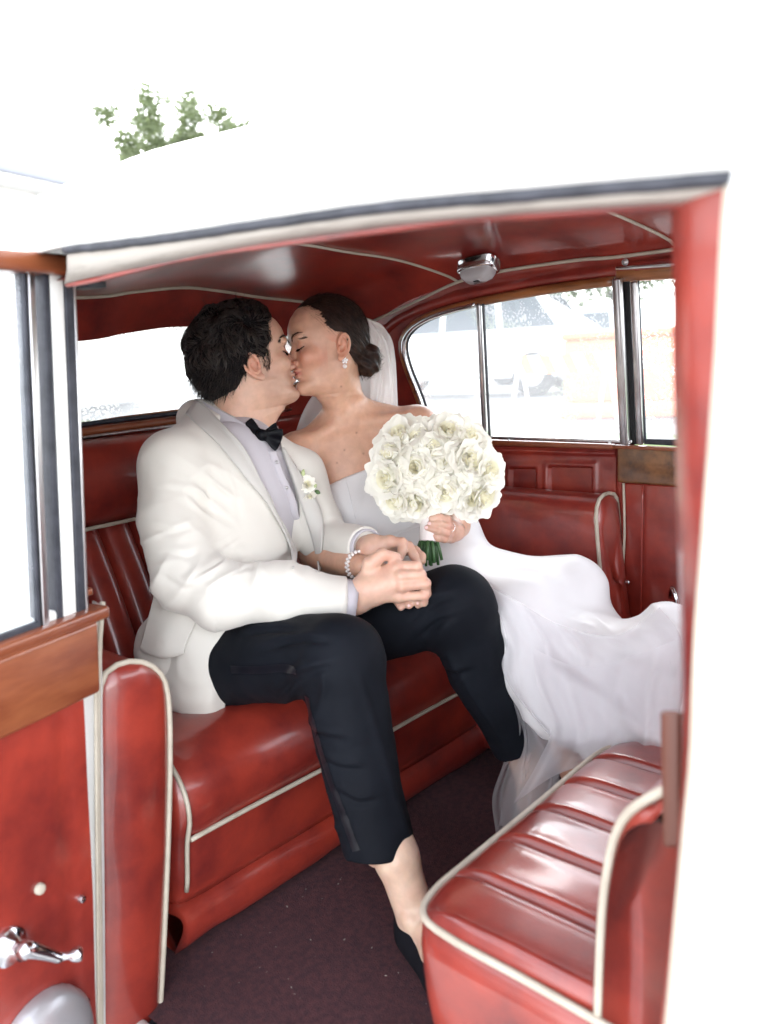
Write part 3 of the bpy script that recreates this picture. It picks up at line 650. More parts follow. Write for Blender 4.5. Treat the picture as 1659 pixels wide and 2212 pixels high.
# ---- glass with rain on it
def glass_mat(name, tint=(.9, .94, .95), drops=.5, scale=900., haze=.0):
    m = bpy.data.materials.new(name); m.use_nodes = True; nt = m.node_tree; N, L = nt.nodes, nt.links; N.clear()
    out = N.new('ShaderNodeOutputMaterial'); tr_ = N.new('ShaderNodeBsdfTransparent'); tr_.inputs[0].default_value = (*tint, 1)
    gl = N.new('ShaderNodeBsdfGlossy'); gl.inputs['Roughness'].default_value = .02
    fr = N.new('ShaderNodeFresnel'); fr.inputs[0].default_value = 1.35
    mx = N.new('ShaderNodeMixShader'); L.new(fr.outputs[0], mx.inputs[0]); L.new(tr_.outputs[0], mx.inputs[1]); L.new(gl.outputs[0], mx.inputs[2])
    tc = N.new('ShaderNodeTexCoord'); vo = N.new('ShaderNodeTexVoronoi'); vo.inputs['Scale'].default_value = scale/6; L.new(tc.outputs['Object'], vo.inputs['Vector'])
    ns = N.new('ShaderNodeTexNoise'); ns.inputs['Scale'].default_value = 9; ns.inputs['Detail'].default_value = 6; L.new(tc.outputs['Object'], ns.inputs['Vector'])
    a = N.new('ShaderNodeMath'); a.operation = 'LESS_THAN'; L.new(vo.outputs['Distance'], a.inputs[0])
    b = N.new('ShaderNodeMapRange'); b.inputs[1].default_value = .42; b.inputs[2].default_value = .62; b.inputs[3].default_value = .0; b.inputs[4].default_value = .55; L.new(ns.outputs['Fac'], b.inputs[0]); L.new(b.outputs[0], a.inputs[1])
    s = N.new('ShaderNodeMath'); s.operation = 'MULTIPLY'; s.inputs[1].default_value = drops; L.new(a.outputs[0], s.inputs[0])
    dr = N.new('ShaderNodeBsdfPrincipled'); dr.inputs['Base Color'].default_value = (.75, .8, .86, 1); dr.inputs['Roughness'].default_value = .08; dr.inputs['Transmission Weight'].default_value = .7
    m2 = N.new('ShaderNodeMixShader'); L.new(s.outputs[0], m2.inputs[0]); L.new(mx.outputs[0], m2.inputs[1]); L.new(dr.outputs[0], m2.inputs[2])
    # thin film of mist on the wet glass scatters the daylight
    tl = N.new('ShaderNodeBsdfTranslucent'); tl.inputs[0].default_value = (.93, .95, .98, 1); m3 = N.new('ShaderNodeMixShader'); m3.inputs[0].default_value = haze
    L.new(m2.outputs[0], m3.inputs[1]); L.new(tl.outputs[0], m3.inputs[2]); L.new(m3.outputs[0], out.inputs[0]); return m
rainglass = glass_mat('rain_spotted_glass', haze=.12)
def fan(name, pts, m, parent, off):
    P = np.asarray(pts) + off; c = P.mean(0); return mesh(name, np.vstack([P, c]), [(i, (i+1) % len(P), len(P)) for i in range(len(P))], m, parent)
fan('pane', win, rainglass, qw, A(0, .012, 0)); fan('pane', rwin, rainglass, rw, A(-.016, 0, 0))
slabpts = [far(1394, 955), far(1600, 962), far(1600, 590), far(1378, 606)]
mesh('pane', np.array(slabpts) + A(0, .004, 0), [(0, 1, 2, 3)], rainglass, fd)
a0, a1 = ddist(60, 950), .88
mesh('pane', [DP(a0, zs), DP(a1, zs), DP(a1, zt0), DP(a0, zt0)], [(0, 1, 2, 3)], rainglass, door)
# ================================================================== soft-body modelling: distance fields -> one skin
from mathutils.bvhtree import BVHTree
def smin(a, b, k):
    if k <= 0: return np.minimum(a, b)
    h = np.maximum(k - np.abs(a - b), 0)/k; return np.minimum(a, b) - h*h*k*.25
def rcone(p, a, b, r1, r2, q=None):
    """tapered capsule; q=(axis,scale) flattens across an axis"""
    a = np.asarray(a, np.float32); b = np.asarray(b, np.float32); ba = b - a; pa = p - a
    t = np.clip((pa @ ba)/max(1e-9, ba @ ba), 0, 1); d = pa - t[..., None]*ba
    if q is not None:
        ax = np.asarray(q[0], np.float32); ax = ax/np.linalg.norm(ax); c = d @ ax; d = d + (c*(q[1] - 1))[..., None]*ax
    return np.sqrt((d*d).sum(-1)) - (r1 + (r2 - r1)*t)
def ellip(p, c, r, M=None):
    d = p - np.asarray(c, np.float32)
    if M is not None: d = d @ np.asarray(M, np.float32)
    r = np.asarray(r, np.float32); k0 = np.sqrt(((d/r)**2).sum(-1)); k1 = np.sqrt(((d/(r*r))**2).sum(-1)) + 1e-9
    return k0*(k0 - 1)/k1
class Vol:
    def __init__(s, lo, hi, h):
        s.h = h; s.lo = np.asarray(lo, float); s.n = np.ceil((np.asarray(hi) - s.lo)/h).astype(int) + 1
        s.D = np.full(s.n, .3, np.float32); s.T = None
    def frame(s, o, M): s.T = (np.asarray(o, np.float32), np.asarray(M, np.float32)) if o is not None else None
    def put(s, fn, lo, hi, k=.01, mode='u'):
        lo, hi = np.asarray(lo, float), np.asarray(hi, float)
        if s.T is not None:
            c = np.array([[x, y, z] for x in (lo[0], hi[0]) for y in (lo[1], hi[1]) for z in (lo[2], hi[2])]) @ s.T[1].T.astype(float) + s.T[0]
            lo, hi = c.min(0), c.max(0)
        m = k + 3*s.h
        i0 = np.maximum(np.floor((lo - m - s.lo)/s.h).astype(int), 0); i1 = np.minimum(np.ceil((hi + m - s.lo)/s.h).astype(int) + 1, s.n)
        if (i1 <= i0).any(): return
        ax = [(s.lo[a] + s.h*np.arange(i0[a], i1[a])).astype(np.float32) for a in range(3)]
        P = np.stack(np.meshgrid(*ax, indexing='ij'), -1)
        if s.T is not None: P = (P - s.T[0]) @ s.T[1]
        d = fn(P); sl = tuple(slice(i0[a], i1[a]) for a in range(3)); c = s.D[sl]
        s.D[sl] = smin(c, d, k) if mode == 'u' else -smin(-c, d, k)
    def cone(s, a, b, r1, r2=None, k=.012, q=None, mode='u'):
        r2 = r1 if r2 is None else r2; a, b = np.asarray(a, float), np.asarray(b, float); r = max(r1, r2)*1.3
        s.put(lambda p: rcone(p, a, b, r1, r2, q), np.minimum(a, b) - r, np.maximum(a, b) + r, k, mode)
    def chain(s, pts, rs, k=.006, q=None):
        """a limb: its own smooth chain, then joined to what is there"""
        pts = [np.asarray(p, float) for p in pts]; R = max(rs)*1.4
        def fn(p):
            d = None
            for i in range(len(pts) - 1):
                e = rcone(p, pts[i], pts[i+1], rs[i], rs[i+1], q); d = e if d is None else smin(d, e, .004)
            return d
        s.put(fn, np.min(pts, 0) - R, np.max(pts, 0) + R, k)
    def ell(s, c, r, k=.012, M=None, mode='u'):
        R = max(r) if M is not None else np.asarray(r, float)
        s.put(lambda p: ellip(p, c, r, M), np.asarray(c, float) - R, np.asarray(c, float) + R, k, mode)
    def mesh(s):
        D = s.D; S = D < 0; n = D.shape
        cnt = np.zeros(tuple(x-1 for x in n), np.uint8)
        for i in (0, 1):
            for j in (0, 1):
                for k in (0, 1): cnt += S[i:n[0]-1+i, j:n[1]-1+j, k:n[2]-1+k]
        act = (cnt > 0) & (cnt < 8); idx = np.full(act.shape, -1, np.int64); C = np.argwhere(act); idx[act] = np.arange(len(C))
        corner = [(i, j, k) for i in (0, 1) for j in (0, 1) for k in (0, 1)]
        val = np.stack([D[C[:, 0]+i, C[:, 1]+j, C[:, 2]+k] for i, j, k in corner], 1)
        acc = np.zeros((len(C), 3)); w = np.zeros(len(C))
        for a in range(8):
            for b in range(a+1, 8):
                da = np.array(corner[b]) - np.array(corner[a])
                if np.abs(da).sum() != 1: continue
                va, vb = val[:, a], val[:, b]; m = (va < 0) != (vb < 0); t = np.where(m, va/(va - vb + 1e-20), 0)
                acc += m[:, None]*(np.array(corner[a]) + t[:, None]*da); w += m
        V = s.lo + s.h*(C + acc/np.maximum(w, 1)[:, None]); F = []
        for ax in range(3):
            o1, o2 = [(1, 2), (2, 0), (0, 1)][ax]
            sl = [slice(None)]*3; sh = [slice(None)]*3; sl[ax] = slice(0, n[ax]-1); sh[ax] = slice(1, n[ax])
            a, b = S[tuple(sl)], S[tuple(sh)]; E = np.argwhere(a != b)
            E = E[(E[:, o1] > 0) & (E[:, o2] > 0) & (E[:, o1] < n[o1]-1) & (E[:, o2] < n[o2]-1)]
            if not len(E): continue
            q = []
            for d1, d2 in ((1, 1), (0, 1), (0, 0), (1, 0)):
                e = E.copy(); e[:, o1] -= d1; e[:, o2] -= d2; q.append(idx[e[:, 0], e[:, 1], e[:, 2]])
            q = np.stack(q, 1); fl = a[E[:, 0], E[:, 1], E[:, 2]]; q[~fl] = q[~fl][:, ::-1]; F.append(q)
        return V, np.vstack(F)
def relax(V, F, it=1, lam=.5):
    E = np.vstack([F[:, [0, 1]], F[:, [1, 2]], F[:, [2, 3]], F[:, [3, 0]]]); E = np.vstack([E, E[:, ::-1]])
    deg = np.bincount(E[:, 0], minlength=len(V))[:, None]
    for _ in range(it):
        S = np.stack([np.bincount(E[:, 0], weights=V[E[:, 1], c], minlength=len(V)) for c in range(3)], 1)
        V = V + lam*(S/np.maximum(deg, 1) - V)
    return V
def vnormals(V, F):
    n = np.cross(V[F[:, 2]] - V[F[:, 0]], V[F[:, 3]] - V[F[:, 1]]); N = np.zeros_like(V)
    for c in range(4): np.add.at(N, F[:, c], n)
    return N/(np.linalg.norm(N, axis=1)[:, None] + 1e-12)
def fast_mesh(name, V, F, m, parent=None, col=None):
    V = np.asarray(V, np.float32) - base_of(parent).astype(np.float32); F = np.asarray(F, np.int32)
    me = bpy.data.meshes.new(name); k = F.shape[1]
    me.vertices.add(len(V)); me.vertices.foreach_set('co', V.ravel()); me.loops.add(F.size); me.loops.foreach_set('vertex_index', F.ravel())
    me.polygons.add(len(F)); me.polygons.foreach_set('loop_start', np.arange(0, F.size, k, dtype=np.int32)); me.polygons.foreach_set('loop_total', np.full(len(F), k, np.int32))
    me.update(calc_edges=True); me.validate()
    me.polygons.foreach_set('use_smooth', np.ones(len(me.polygons), bool))
    if col is not None:
        at = me.color_attributes.new('Col', 'FLOAT_COLOR', 'POINT'); c = np.ones((len(V), 4), np.float32); c[:, :3] = col; at.data.foreach_set('color', c.ravel())
    me.materials.append(m); o = bpy.data.objects.new(name, me); COL.objects.link(o); o.parent = parent; return o
def bvh(V, F): return BVHTree.FromPolygons([tuple(map(float, v)) for v in V], [tuple(map(int, f)) for f in F])
def bvh_obj(o):
    b = base_of(o.parent) + A(*o.location)
    return BVHTree.FromPolygons([tuple(A(*v.co) + b) for v in o.data.vertices], [tuple(p.vertices) for p in o.data.polygons])
CV = Vector(CAM)
def on(tree, x, y, off=.003, fall=None):
    """the point of a surface met by the line of sight through photo pixel (x, y), lifted by off along its normal"""
    h = tree.ray_cast(CV, Vector(ray(x, y)).normalized())
    if h[0] is None: return A(*at_d(x, y, fall)) if fall else None
    n = h[1] if h[1].dot(Vector(ray(x, y))) < 0 else -h[1]
    return A(*h[0]) + off*A(*n)
def ons(tree, pts, off=.003, n=None, fall=None):
    P = np.asarray(pts, float)
    if n: P = spline(np.c_[P, 0*P[:, :1]], n)[:, :2]
    q = [on(tree, x, y, off, fall) for x, y in P]; return np.array([p for p in q if p is not None])
def skin_mat(name):
    m = bpy.data.materials.new(name); m.use_nodes = True; N, L = m.node_tree.nodes, m.node_tree.links; b = N['Principled BSDF']
    at = N.new('ShaderNodeVertexColor'); at.layer_name = 'Col'
    tc = N.new('ShaderNodeTexCoord'); n = N.new('ShaderNodeTexNoise'); n.inputs['Scale'].default_value = 55; n.inputs['Detail'].default_value = 6; L.new(tc.outputs['Object'], n.inputs['Vector'])
    mr = N.new('ShaderNodeMapRange'); mr.inputs[1].default_value = .3; mr.inputs[2].default_value = .7; mr.inputs[3].default_value = .90; mr.inputs[4].default_value = 1.06; L.new(n.outputs['Fac'], mr.inputs[0])
    mx = N.new('ShaderNodeMix'); mx.data_type = 'RGBA'; mx.blend_type = 'MULTIPLY'; mx.inputs[0].default_value = 1; L.new(at.outputs[0], mx.inputs[6]); L.new(mr.outputs[0], mx.inputs[7]); L.new(mx.outputs[2], b.inputs['Base Color'])
    b.inputs['Roughness'].default_value = .42; b.inputs['Subsurface Weight'].default_value = .25; b.inputs['Subsurface Radius'].default_value = (.012, .004, .002); b.inputs['Subsurface Scale'].default_value = .6
    n2 = N.new('ShaderNodeTexNoise'); n2.inputs['Scale'].default_value = 420; L.new(tc.outputs['Object'], n2.inputs['Vector'])
    bp = N.new('ShaderNodeBump'); bp.inputs['Strength'].default_value = .3; bp.inputs['Distance'].default_value = .001; L.new(n2.outputs['Fac'], bp.inputs['Height']); L.new(bp.outputs[0], b.inputs['Normal'])
    return m
skin = skin_mat('skin')
# ------------------------------------------------------------------ heads, in a frame: x forward, y left, z up, origin between the ears
def head_frame(o, fwd, up, scale=1.0):
    fwd = fwd/np.linalg.norm(fwd); up = up - fwd*(up @ fwd); up /= np.linalg.norm(up); left = np.cross(up, fwd)
    return np.asarray(o, float), np.stack([fwd, left, up], 1)
def loc(fr, p): return fr[0] + fr[1] @ A(*p)
ZT = [-.112, -.108, -.100, -.090, -.080, -.072, -.064, -.054, -.046, -.036, -.02, .0, .016, .028, .042, .06, .08, .10, .116, .124]
def add_head(V, fr, male=False, s=1.0):
    V.frame(*fr)
    XF = np.array([.030, .060, .080, .086, .083, .0785, .081, .081, .084, .0835, .082, .079, .0765, .083, .0875, .086, .077, .058, .030, .008])
    WF = np.array([.020, .031, .041, .048, .052, .054, .056, .058, .059, .0605, .063, .065, .067, .068, .0685, .067, .061, .046, .025, .006])
    if not male: WF = WF*np.interp(ZT, [-.112, -.03, .02], [.93, .95, 1.0])
    if male: XF = XF.copy(); XF[:4] += A(.002, .004, .003, .002); WF = WF*A(*([1.10]*8 + [1.06]*12))
    def face(p):
        p = p/s; z = p[..., 2]; xf = np.interp(z, ZT, XF).astype(np.float32); w = np.interp(z, ZT, WF).astype(np.float32)
        x = p[..., 0]; bx = np.where(x > 0, x/xf, x/.045); e = (np.abs(bx)**2.3 + np.abs(p[..., 1]/w)**2.3 + 1e-9)**(1/2.3)
        d = (e - 1)*np.minimum(w, xf)*.8; return np.maximum(d, np.maximum(z - .124, -.112 - z))*s
    V.put(face, A(-.05, -.08, -.115)*s, A(.1, .08, .13)*s, .01)
    V.ell(A(-.010, 0, .040)*s, A(.093, .074 if not male else .077, .088)*s, .02)
    V.ell(A(-.035, 0, .0)*s, A(.060, .058, .06)*s, .02)
    # nose
    V.cone(A(.078, 0, .018)*s, A(.0985, 0, -.024)*s, .0055*s, .0078*s, .010)
    V.cone(A(.083, 0, -.030)*s, A(.097, 0, -.028)*s, .0075*s, .0065*s, .006)
    for y in (-1, 1):
        V.ell(A(.0885, y*.0115, -.029)*s, A(.0095, .0062, .0075)*s, .004)
        V.ell(A(.0905, y*.030, .0105)*s, A(.013, .018, .0105)*s, .014, mode='c')
        V.ell(A(.0665, y*.0315, .0085)*s, A(.0145, .016, .0115)*s, .005)
        V.ell(A(.060, y*.045, -.022)*s, A(.022, .018, .018)*s, .02)
        if male: V.ell(A(.077, y*.025, .029)*s, A(.0125, .024, .0075)*s, .012)
        else: V.ell(A(.0755, y*.027, .030)*s, A(.010, .024, .008)*s, .012)
    # lips and chin
    V.ell(A(.0825, 0, -.0470)*s, A(.0115, .021, .0058)*s, .005); V.ell(A(.0815, 0, -.0605)*s, A(.0105, .018, .0062)*s, .005)
    V.ell(A(.0985, 0, -.0538)*s, A(.011, .0235, .0010)*s, .002, mode='c')
    V.ell(A(.089, 0, -.0725)*s, A(.006, .014, .003)*s, .006, mode='c')
    V.ell(A(.072, 0, -.091)*s, A(.017, .018, .015)*s, .012)
    for y in (-1, 1): # nostrils
        V.ell(A(.0915, y*.0062, -.0375)*s, A(.0045, .0026, .003)*s, .002, mode='c')
def add_ear(V, fr, side, pos, s=1.0):
    """outer ear: plate, rim, bowl, lobe; side +1 = left"""
    o, M = fr; a = math.radians(24)
    ex = M @ A(math.cos(a)*.97, side*-math.sin(a)*.0 + 0, .12); out = M @ A(-math.sin(a)*1.0, side*math.cos(a), 0)
    up = M @ A(-.18, 0, 1); up /= np.linalg.norm(up); out -= up*(out @ up); out /= np.linalg.norm(out); ex = np.cross(out, up)*(1 if side < 0 else -1)
    if ex @ M[:, 0] < 0: ex = -ex
    c = o + M @ (A(*pos)*s); E = np.stack([ex, out, up], 1); V.frame(c, E)
    V.ell(A(-.006, -.002, 0)*s, A(.0165, .0048, .030)*s, .004)
    rim = [A(.008, .000, .004), A(.007, .003, .020), A(-.002, .006, .0305), A(-.014, .007, .027), A(-.0205, .007, .012), A(-.0185, .006, -.006), A(-.010, .005, -.020), A(.000, .004, -.029)]
    V.chain([q*s for q in spline(rim, 16)], [.0034*s]*16, .002)
    anti = [A(-.004, .003, .018), A(-.0115, .0048, .008), A(-.010, .0045, -.006), A(-.003, .003, -.015)]
    V.chain([q*s for q in spline(anti, 8)], [.0026*s]*8, .003)
    V.ell(A(.000, .004, -.002)*s, A(.0078, .0065, .0105)*s, .003, mode='c'); V.ell(A(-.0155, .006, .010)*s, A(.0018, .004, .013)*s, .002, mode='c')
    V.ell(A(.0075, .003, -.004)*s, A(.0045, .0042, .0065)*s, .003); V.ell(A(.002, .0015, -.0275)*s, A(.0075, .0042, .0085)*s, .004)
    V.frame(None, None)
def lcoord(fr, V): return (V - fr[0]) @ fr[1]
def strands(name, roots, dirs, length, r, m, parent, seg=7, wave=0., curl=0., gravity=0., jit=.2, n=3, seed=1, hug=None, lift=.003):
    """locks of hair as thin tapering tubes in one mesh"""
    R = np.random.default_rng(seed); VV, FF = [], []; o = 0; ang = np.arange(n)*2*math.pi/n; ca, sa = np.cos(ang), np.sin(ang)
    for p, d in zip(roots, dirs):
        L = length*(1 + jit*R.standard_normal()*.5); L = max(L, length*.3); d = d/np.linalg.norm(d); st = L/seg; pts = [p]; ph = R.random()*6.28; ax = R.standard_normal(3); ax -= d*(ax @ d); ax /= np.linalg.norm(ax)
        bx = np.cross(d, ax); q = p.copy(); rr = r*(.7 + .6*R.random())
        for i in range(seg):
            t = (i+1)/seg
            d2 = d + curl*t*ax + A(0, 0, -gravity*t); d2 /= np.linalg.norm(d2); q = q + d2*st
            pts.append(q + wave*t*(math.sin(ph + t*5)*bx + math.cos(ph + t*5)*ax))
        if hug is not None:
            for k_ in range(1, len(pts)):
                hh = hug.find_nearest(Vector(pts[k_])); pts[k_] = A(*hh[0]) + A(*hh[1])*lift*(.5 + 1.2*math.sin(k_/seg*3.0))
        P = np.array(pts); T = np.gradient(P, axis=0); T /= np.linalg.norm(T, axis=1)[:, None] + 1e-9
        u = np.cross(T, ax + .01); u /= np.linalg.norm(u, axis=1)[:, None] + 1e-9; w = np.cross(T, u); rad = rr*np.sqrt(np.linspace(1, .02, seg+1))
        ring_ = P[:, None, :] + rad[:, None, None]*(ca[None, :, None]*u[:, None, :] + sa[None, :, None]*w[:, None, :])
        VV.append(ring_.reshape(-1, 3))
        ii = np.arange(seg)[:, None]*n + np.arange(n)[None, :]; jj = np.arange(seg)[:, None]*n + (np.arange(n)[None, :] + 1) % n
        FF.append(o + np.stack([ii, jj, jj + n, ii + n], -1).reshape(-1, 4)); o += (seg+1)*n
    return fast_mesh(name, np.vstack(VV), np.vstack(FF), m, parent)
def sheet(name, ctrl, m, parent, nu=40, nv=40, thick=.0, wr=None):
    """cloth patch through a grid of control points"""
    C = np.asarray(ctrl, float); a = np.array([spline(r, nv) for r in C]); G = np.array([spline(a[:, j], nu) for j in range(nv)]).transpose(1, 0, 2)
    if wr is not None: G = G + wr(G)
    return grid(name, G, m, parent, thick)
def D(x, y, t): return at_d(x, y, t)
# ================================================================== groom
def pxdepth(P):
    q = P - CAM.astype(np.float32); z = q @ CF.astype(np.float32); return PW/2 + FPX*(q @ CR.astype(np.float32))/z, PH/2 - FPX*(q @ CU.astype(np.float32))/z, z
def polyd(x, y, poly):
    """signed distance to a polygon (negative inside)"""
    d = np.full(x.shape, 1e9, np.float32); s = np.ones(x.shape, np.float32); n = len(poly)
    for i in range(n):
        ax_, ay = poly[i]; bx, by = poly[(i+1) % n]; ex, ey = bx-ax_, by-ay; wx, wy = x-ax_, y-ay
        t = np.clip((wx*ex + wy*ey)/(ex*ex + ey*ey), 0, 1); d = np.minimum(d, (wx-ex*t)**2 + (wy-ey*t)**2)
        c1 = y >= ay; c2 = y < by; c3 = ex*wy > ey*wx; f = (c1 & c2 & c3) | (~c1 & ~c2 & ~c3); s = np.where(f, -s, s)
    return s*np.sqrt(d)
def ridged(P, sc, seed, st=None):
    Q = np.asarray(P, float)*(1 if st is None else A(*st)); n = vnoise(Q, sc, seed); return np.clip(1 - 1.7*np.abs(n), 0, 1)**1.5
def creases(xx, yy, lines, w=6., amp=.006):
    """pressed-in fold lines with a soft roll of cloth beside them"""
    out = np.zeros(xx.shape)
    for L in lines:
        P = spline(np.c_[np.array(L, float), np.zeros(len(L))], 16)[:, :2]; best = np.full(xx.shape, 1e9); sd_ = np.zeros(xx.shape); tt_ = np.zeros(xx.shape)
        for k_ in range(15):
            e = P[k_+1] - P[k_]; l2 = e @ e; t = np.clip(((xx - P[k_][0])*e[0] + (yy - P[k_][1])*e[1])/l2, 0, 1); dx = xx - P[k_][0] - e[0]*t; dy = yy - P[k_][1] - e[1]*t; d = dx*dx + dy*dy; m = d < best
            best = np.where(m, d, best); sd_ = np.where(m, (dx*e[1] - dy*e[0])/math.sqrt(l2), sd_); tt_ = np.where(m, (k_ + t)/15, tt_)
        f = np.sin(np.pi*np.clip(tt_, .02, .98))**.7; r = np.sqrt(best)
        out += f*(-amp*np.exp(-(r/w)**2) + amp*.75*np.exp(-((sd_ - 2.0*w)/(1.3*w))**2)*np.exp(-(r/(5*w))**2))
    return out
GS = 1.03
a = math.radians(15); pt = math.radians(15); f0 = CR*math.cos(a) + CF*math.sin(a)
GF = head_frame(D(541, 785, 1.962), f0*math.cos(pt) + CU*math.sin(pt), CU*math.cos(pt) - f0*math.sin(pt))
V = Vol(GF[0] - .27, GF[0] + .23, .0022)
add_head(V, GF, True, GS)
V.frame(None, None)
gnb = D(498, 985, 1.95)
V.cone(loc(GF, (-.022, 0, -.03)), gnb, .060, .064, .03)
V.cone(loc(GF, (.035, 0, -.085)), gnb + CR*.02, .030, .045, .03)
add_ear(V, GF, -1, (-.002, -.0775, -.018), GS*1.02); add_ear(V, GF, 1, (-.002, .0775, -.018), GS)
hv, hf = V.mesh(); hv = relax(hv, hf, 1, .4)
def skin_col(V_, base, fr, s=1.0, lips=(.45, .14, .12), stubble=0., blush=.3):
    c = np.tile(A(*base), (len(V_), 1)); q = lcoord(fr, V_)/s; x, y, z = q.T; near = (np.abs(q).max(1) < .16)
    def mixc(m, col): c[:] = c*(1 - m[:, None]) + m[:, None]*A(*col)
    hd = near & (x > 0)
    l = np.exp(-((z + .0538)/.0085)**4)*np.exp(-(y/.021)**4)*(x > .075)*hd; mixc(l*.75, lips)
    b = np.exp(-((z + .022)/.024)**2 - ((np.abs(y) - .045)/.024)**2)*(x > .02)*hd; mixc(b*blush, (base[0]*1.05, base[1]*.62, base[2]*.62))
    e = near*np.exp(-((x + .01)/.03)**4 - ((z + .012)/.04)**4)*(np.abs(y) > .072); mixc(e*.4, (base[0]*1.05, base[1]*.6, base[2]*.52))
    n = np.exp(-((z + .028)/.014)**2 - (y/.014)**2)*(x > .085)*hd; mixc(n*.35, (base[0], base[1]*.68, base[2]*.66))
    if stubble:
        st = smoothstep(-.02, -.045, z)*smoothstep(-.13, -.10, z)*smoothstep(-.01, .02, x)*near*(1 - np.clip(l, 0, 1)); mixc(st*stubble, (base[0]*.62, base[1]*.60, base[2]*.62))
    return c
GSK = (.64, .395, .29)
gcol = skin_col(hv, GSK, GF, GS, lips=(.42, .17, .14), stubble=.45, blush=.2)
# hands
def hand_vol(pts, h=.0016, pad=.03): P = np.array(pts); return Vol(P.min(0) - pad, P.max(0) + pad, h)
K = [D(858, 1224, 1.685), D(866, 1244, 1.672), D(868, 1266, 1.672), D(862, 1289, 1.685)]
Wr = D(768, 1296, 1.70); pre = D(650, 1290, 1.70)
fing = [[K[0], D(900, 1223, 1.676), D(911, 1242, 1.70), D(904, 1256, 1.72)], [K[1], D(908, 1241, 1.668), D(917, 1263, 1.69), D(908, 1279, 1.715)],
        [K[2], D(919, 1260, 1.668), D(921, 1282, 1.69), D(911, 1296, 1.71)], [K[3], D(917, 1286, 1.676), D(915, 1301, 1.69), D(903, 1307, 1.705)]]
V = hand_vol([pre] + [p for f_ in fing for p in f_] + [D(800, 1200, 1.69)])
V.cone(pre, Wr, .034, .028, .01); V.cone(Wr, D(800, 1280, 1.695), .029, .031, .012)
for k_, r_ in zip(K, (.0145, .0145, .014, .0135)): V.cone(D(792, 1272, 1.695), k_ + CF*.004, .026, r_, .014)
V.cone(D(800, 1262, 1.705), D(850, 1255, 1.70), .026, .022, .012)
for f_, rr in zip(fing, ((.0122, .0108, .0095, .008), (.0124, .0112, .0098, .0082), (.012, .0108, .0095, .008), (.0108, .0095, .0084, .007))): V.chain(f_, rr, .005)
V.chain([D(796, 1252, 1.70), D(800, 1218, 1.688), D(826, 1198, 1.682), D(856, 1203, 1.69)], [.0185, .0155, .0122, .0095], .010)
for k_ in K: V.ell(k_ - CF*.006, (.009, .009, .008), .010)
h1v, h1f = V.mesh()
K2 = [D(842, 1170, 1.785), D(846, 1178, 1.80), D(850, 1188, 1.81)]
f2 = [[K2[0], D(868, 1172, 1.772), D(869, 1190, 1.762), D(863, 1206, 1.758)], [K2[1], D(882, 1180, 1.782), D(893, 1198, 1.77), D(900, 1214, 1.762)], [K2[2], D(896, 1190, 1.80), D(910, 1202, 1.785), D(912, 1212, 1.775)]]
V = hand_vol([D(720, 1172, 1.86), D(800, 1190, 1.82)] + [p for f_ in f2 for p in f_])
V.cone(D(764, 1179, 1.875), D(802, 1184, 1.81), .026, .027, .01)
for k_ in K2: V.cone(D(806, 1185, 1.805), k_, .025, .0145, .014)
for f_ in f2: V.chain(f_, (.0122, .011, .0098, .0082), .006)
h2v, h2f = V.mesh()
# legs: ankles and feet
gA = D(862, 1850, 1.585); heel = at_z(902, 2040, .045); 
fdir = A(.93, -.36, 0)
V = Vol(np.minimum(gA, heel) - A(.15, .16, .1), A(-.62, 1.25, .42), .003)
V.cone(D(815, 1740, 1.60), D(856, 1850, 1.58), .048, .040, .01); V.cone(D(856, 1850, 1.58), heel + A(.0, 0, .06), .040, .037, .02)
V.cone(heel + A(.01, 0, .05), heel + fdir*.10 + A(0, 0, .05), .036, .038, .02, q=((0, 1, 0), 1.05)); V.cone(heel + fdir*.1 + A(0, 0, .045), heel + fdir*.20 + A(0, 0, .028), .036, .028, .02)
V.cone(heel + A(.005, 0, .03), heel + A(.005, 0, .04), .034, .034, .01)
for s_ in (-1, 1): V.ell(heel + A(.01, s_*.034, .075), (.014, .010, .014), .01)
f1v, f1f = V.mesh()
lA = D(1146, 1668, 1.91); lheel = A(lA[0] - .02, lA[1] + .03, .05); fdir2 = A(.96, -.25, 0)
V = Vol(np.minimum(lA, lheel) - A(.12, .14, .1), np.maximum(lA, lheel) + A(.25, .12, .2), .004)
V.cone(D(1112, 1590, 1.90), lA, .042, .036, .01); V.cone(lA, lheel + A(0, 0, .02), .036, .034, .02); V.cone(lheel + A(0, 0, .02), lheel + fdir2*.18, .034, .026, .02)
f2v, f2f = V.mesh()
# inner body so that the figure is whole under its clothes
grs, gls = D(372, 1010, 1.81), D(640, 1030, 1.99); gel, gwr = D(402, 1248, 1.72), D(742, 1300, 1.70)
gel2, gwr2 = D(705, 1172, 1.98), D(790, 1182, 1.83)
gh, gh2 = D(470, 1425, 1.87), D(640, 1385, 1.94); gk, gk2 = D(735, 1422, 1.585), D(985, 1308, 1.765); ga, ga2 = D(818, 1835, 1.60), D(1116, 1612, 1.885)
V = Vol(np.min([grs, gls, gel, gh, ga, ga2], 0) - .12, np.max([grs, gls, gk, gk2, ga2, gwr, gnb], 0) + .12, .008)
for p, q, r1, r2 in ((gnb, grs, .05, .05), (gnb, gls, .05, .05), (grs, gel, .045, .04), (gel, gwr, .038, .026), (gls, gel2, .045, .04), (gel2, gwr2, .036, .026), (gnb, D(460, 1380, 1.90), .09, .10), (gh, gk, .065, .05), (gk, ga, .048, .034), (gh2, gk2, .065, .05), (gk2, ga2, .048, .034), (gh, gh2, .09, .09)): V.cone(p, q, r1, r2, .03)
bv, bf = V.mesh()
def joinm(parts):
    Vs, Fs, o = [], [], 0
    for v, f in parts: Vs.append(v); Fs.append(f + o); o += len(v)
    return np.vstack(Vs), np.vstack(Fs)
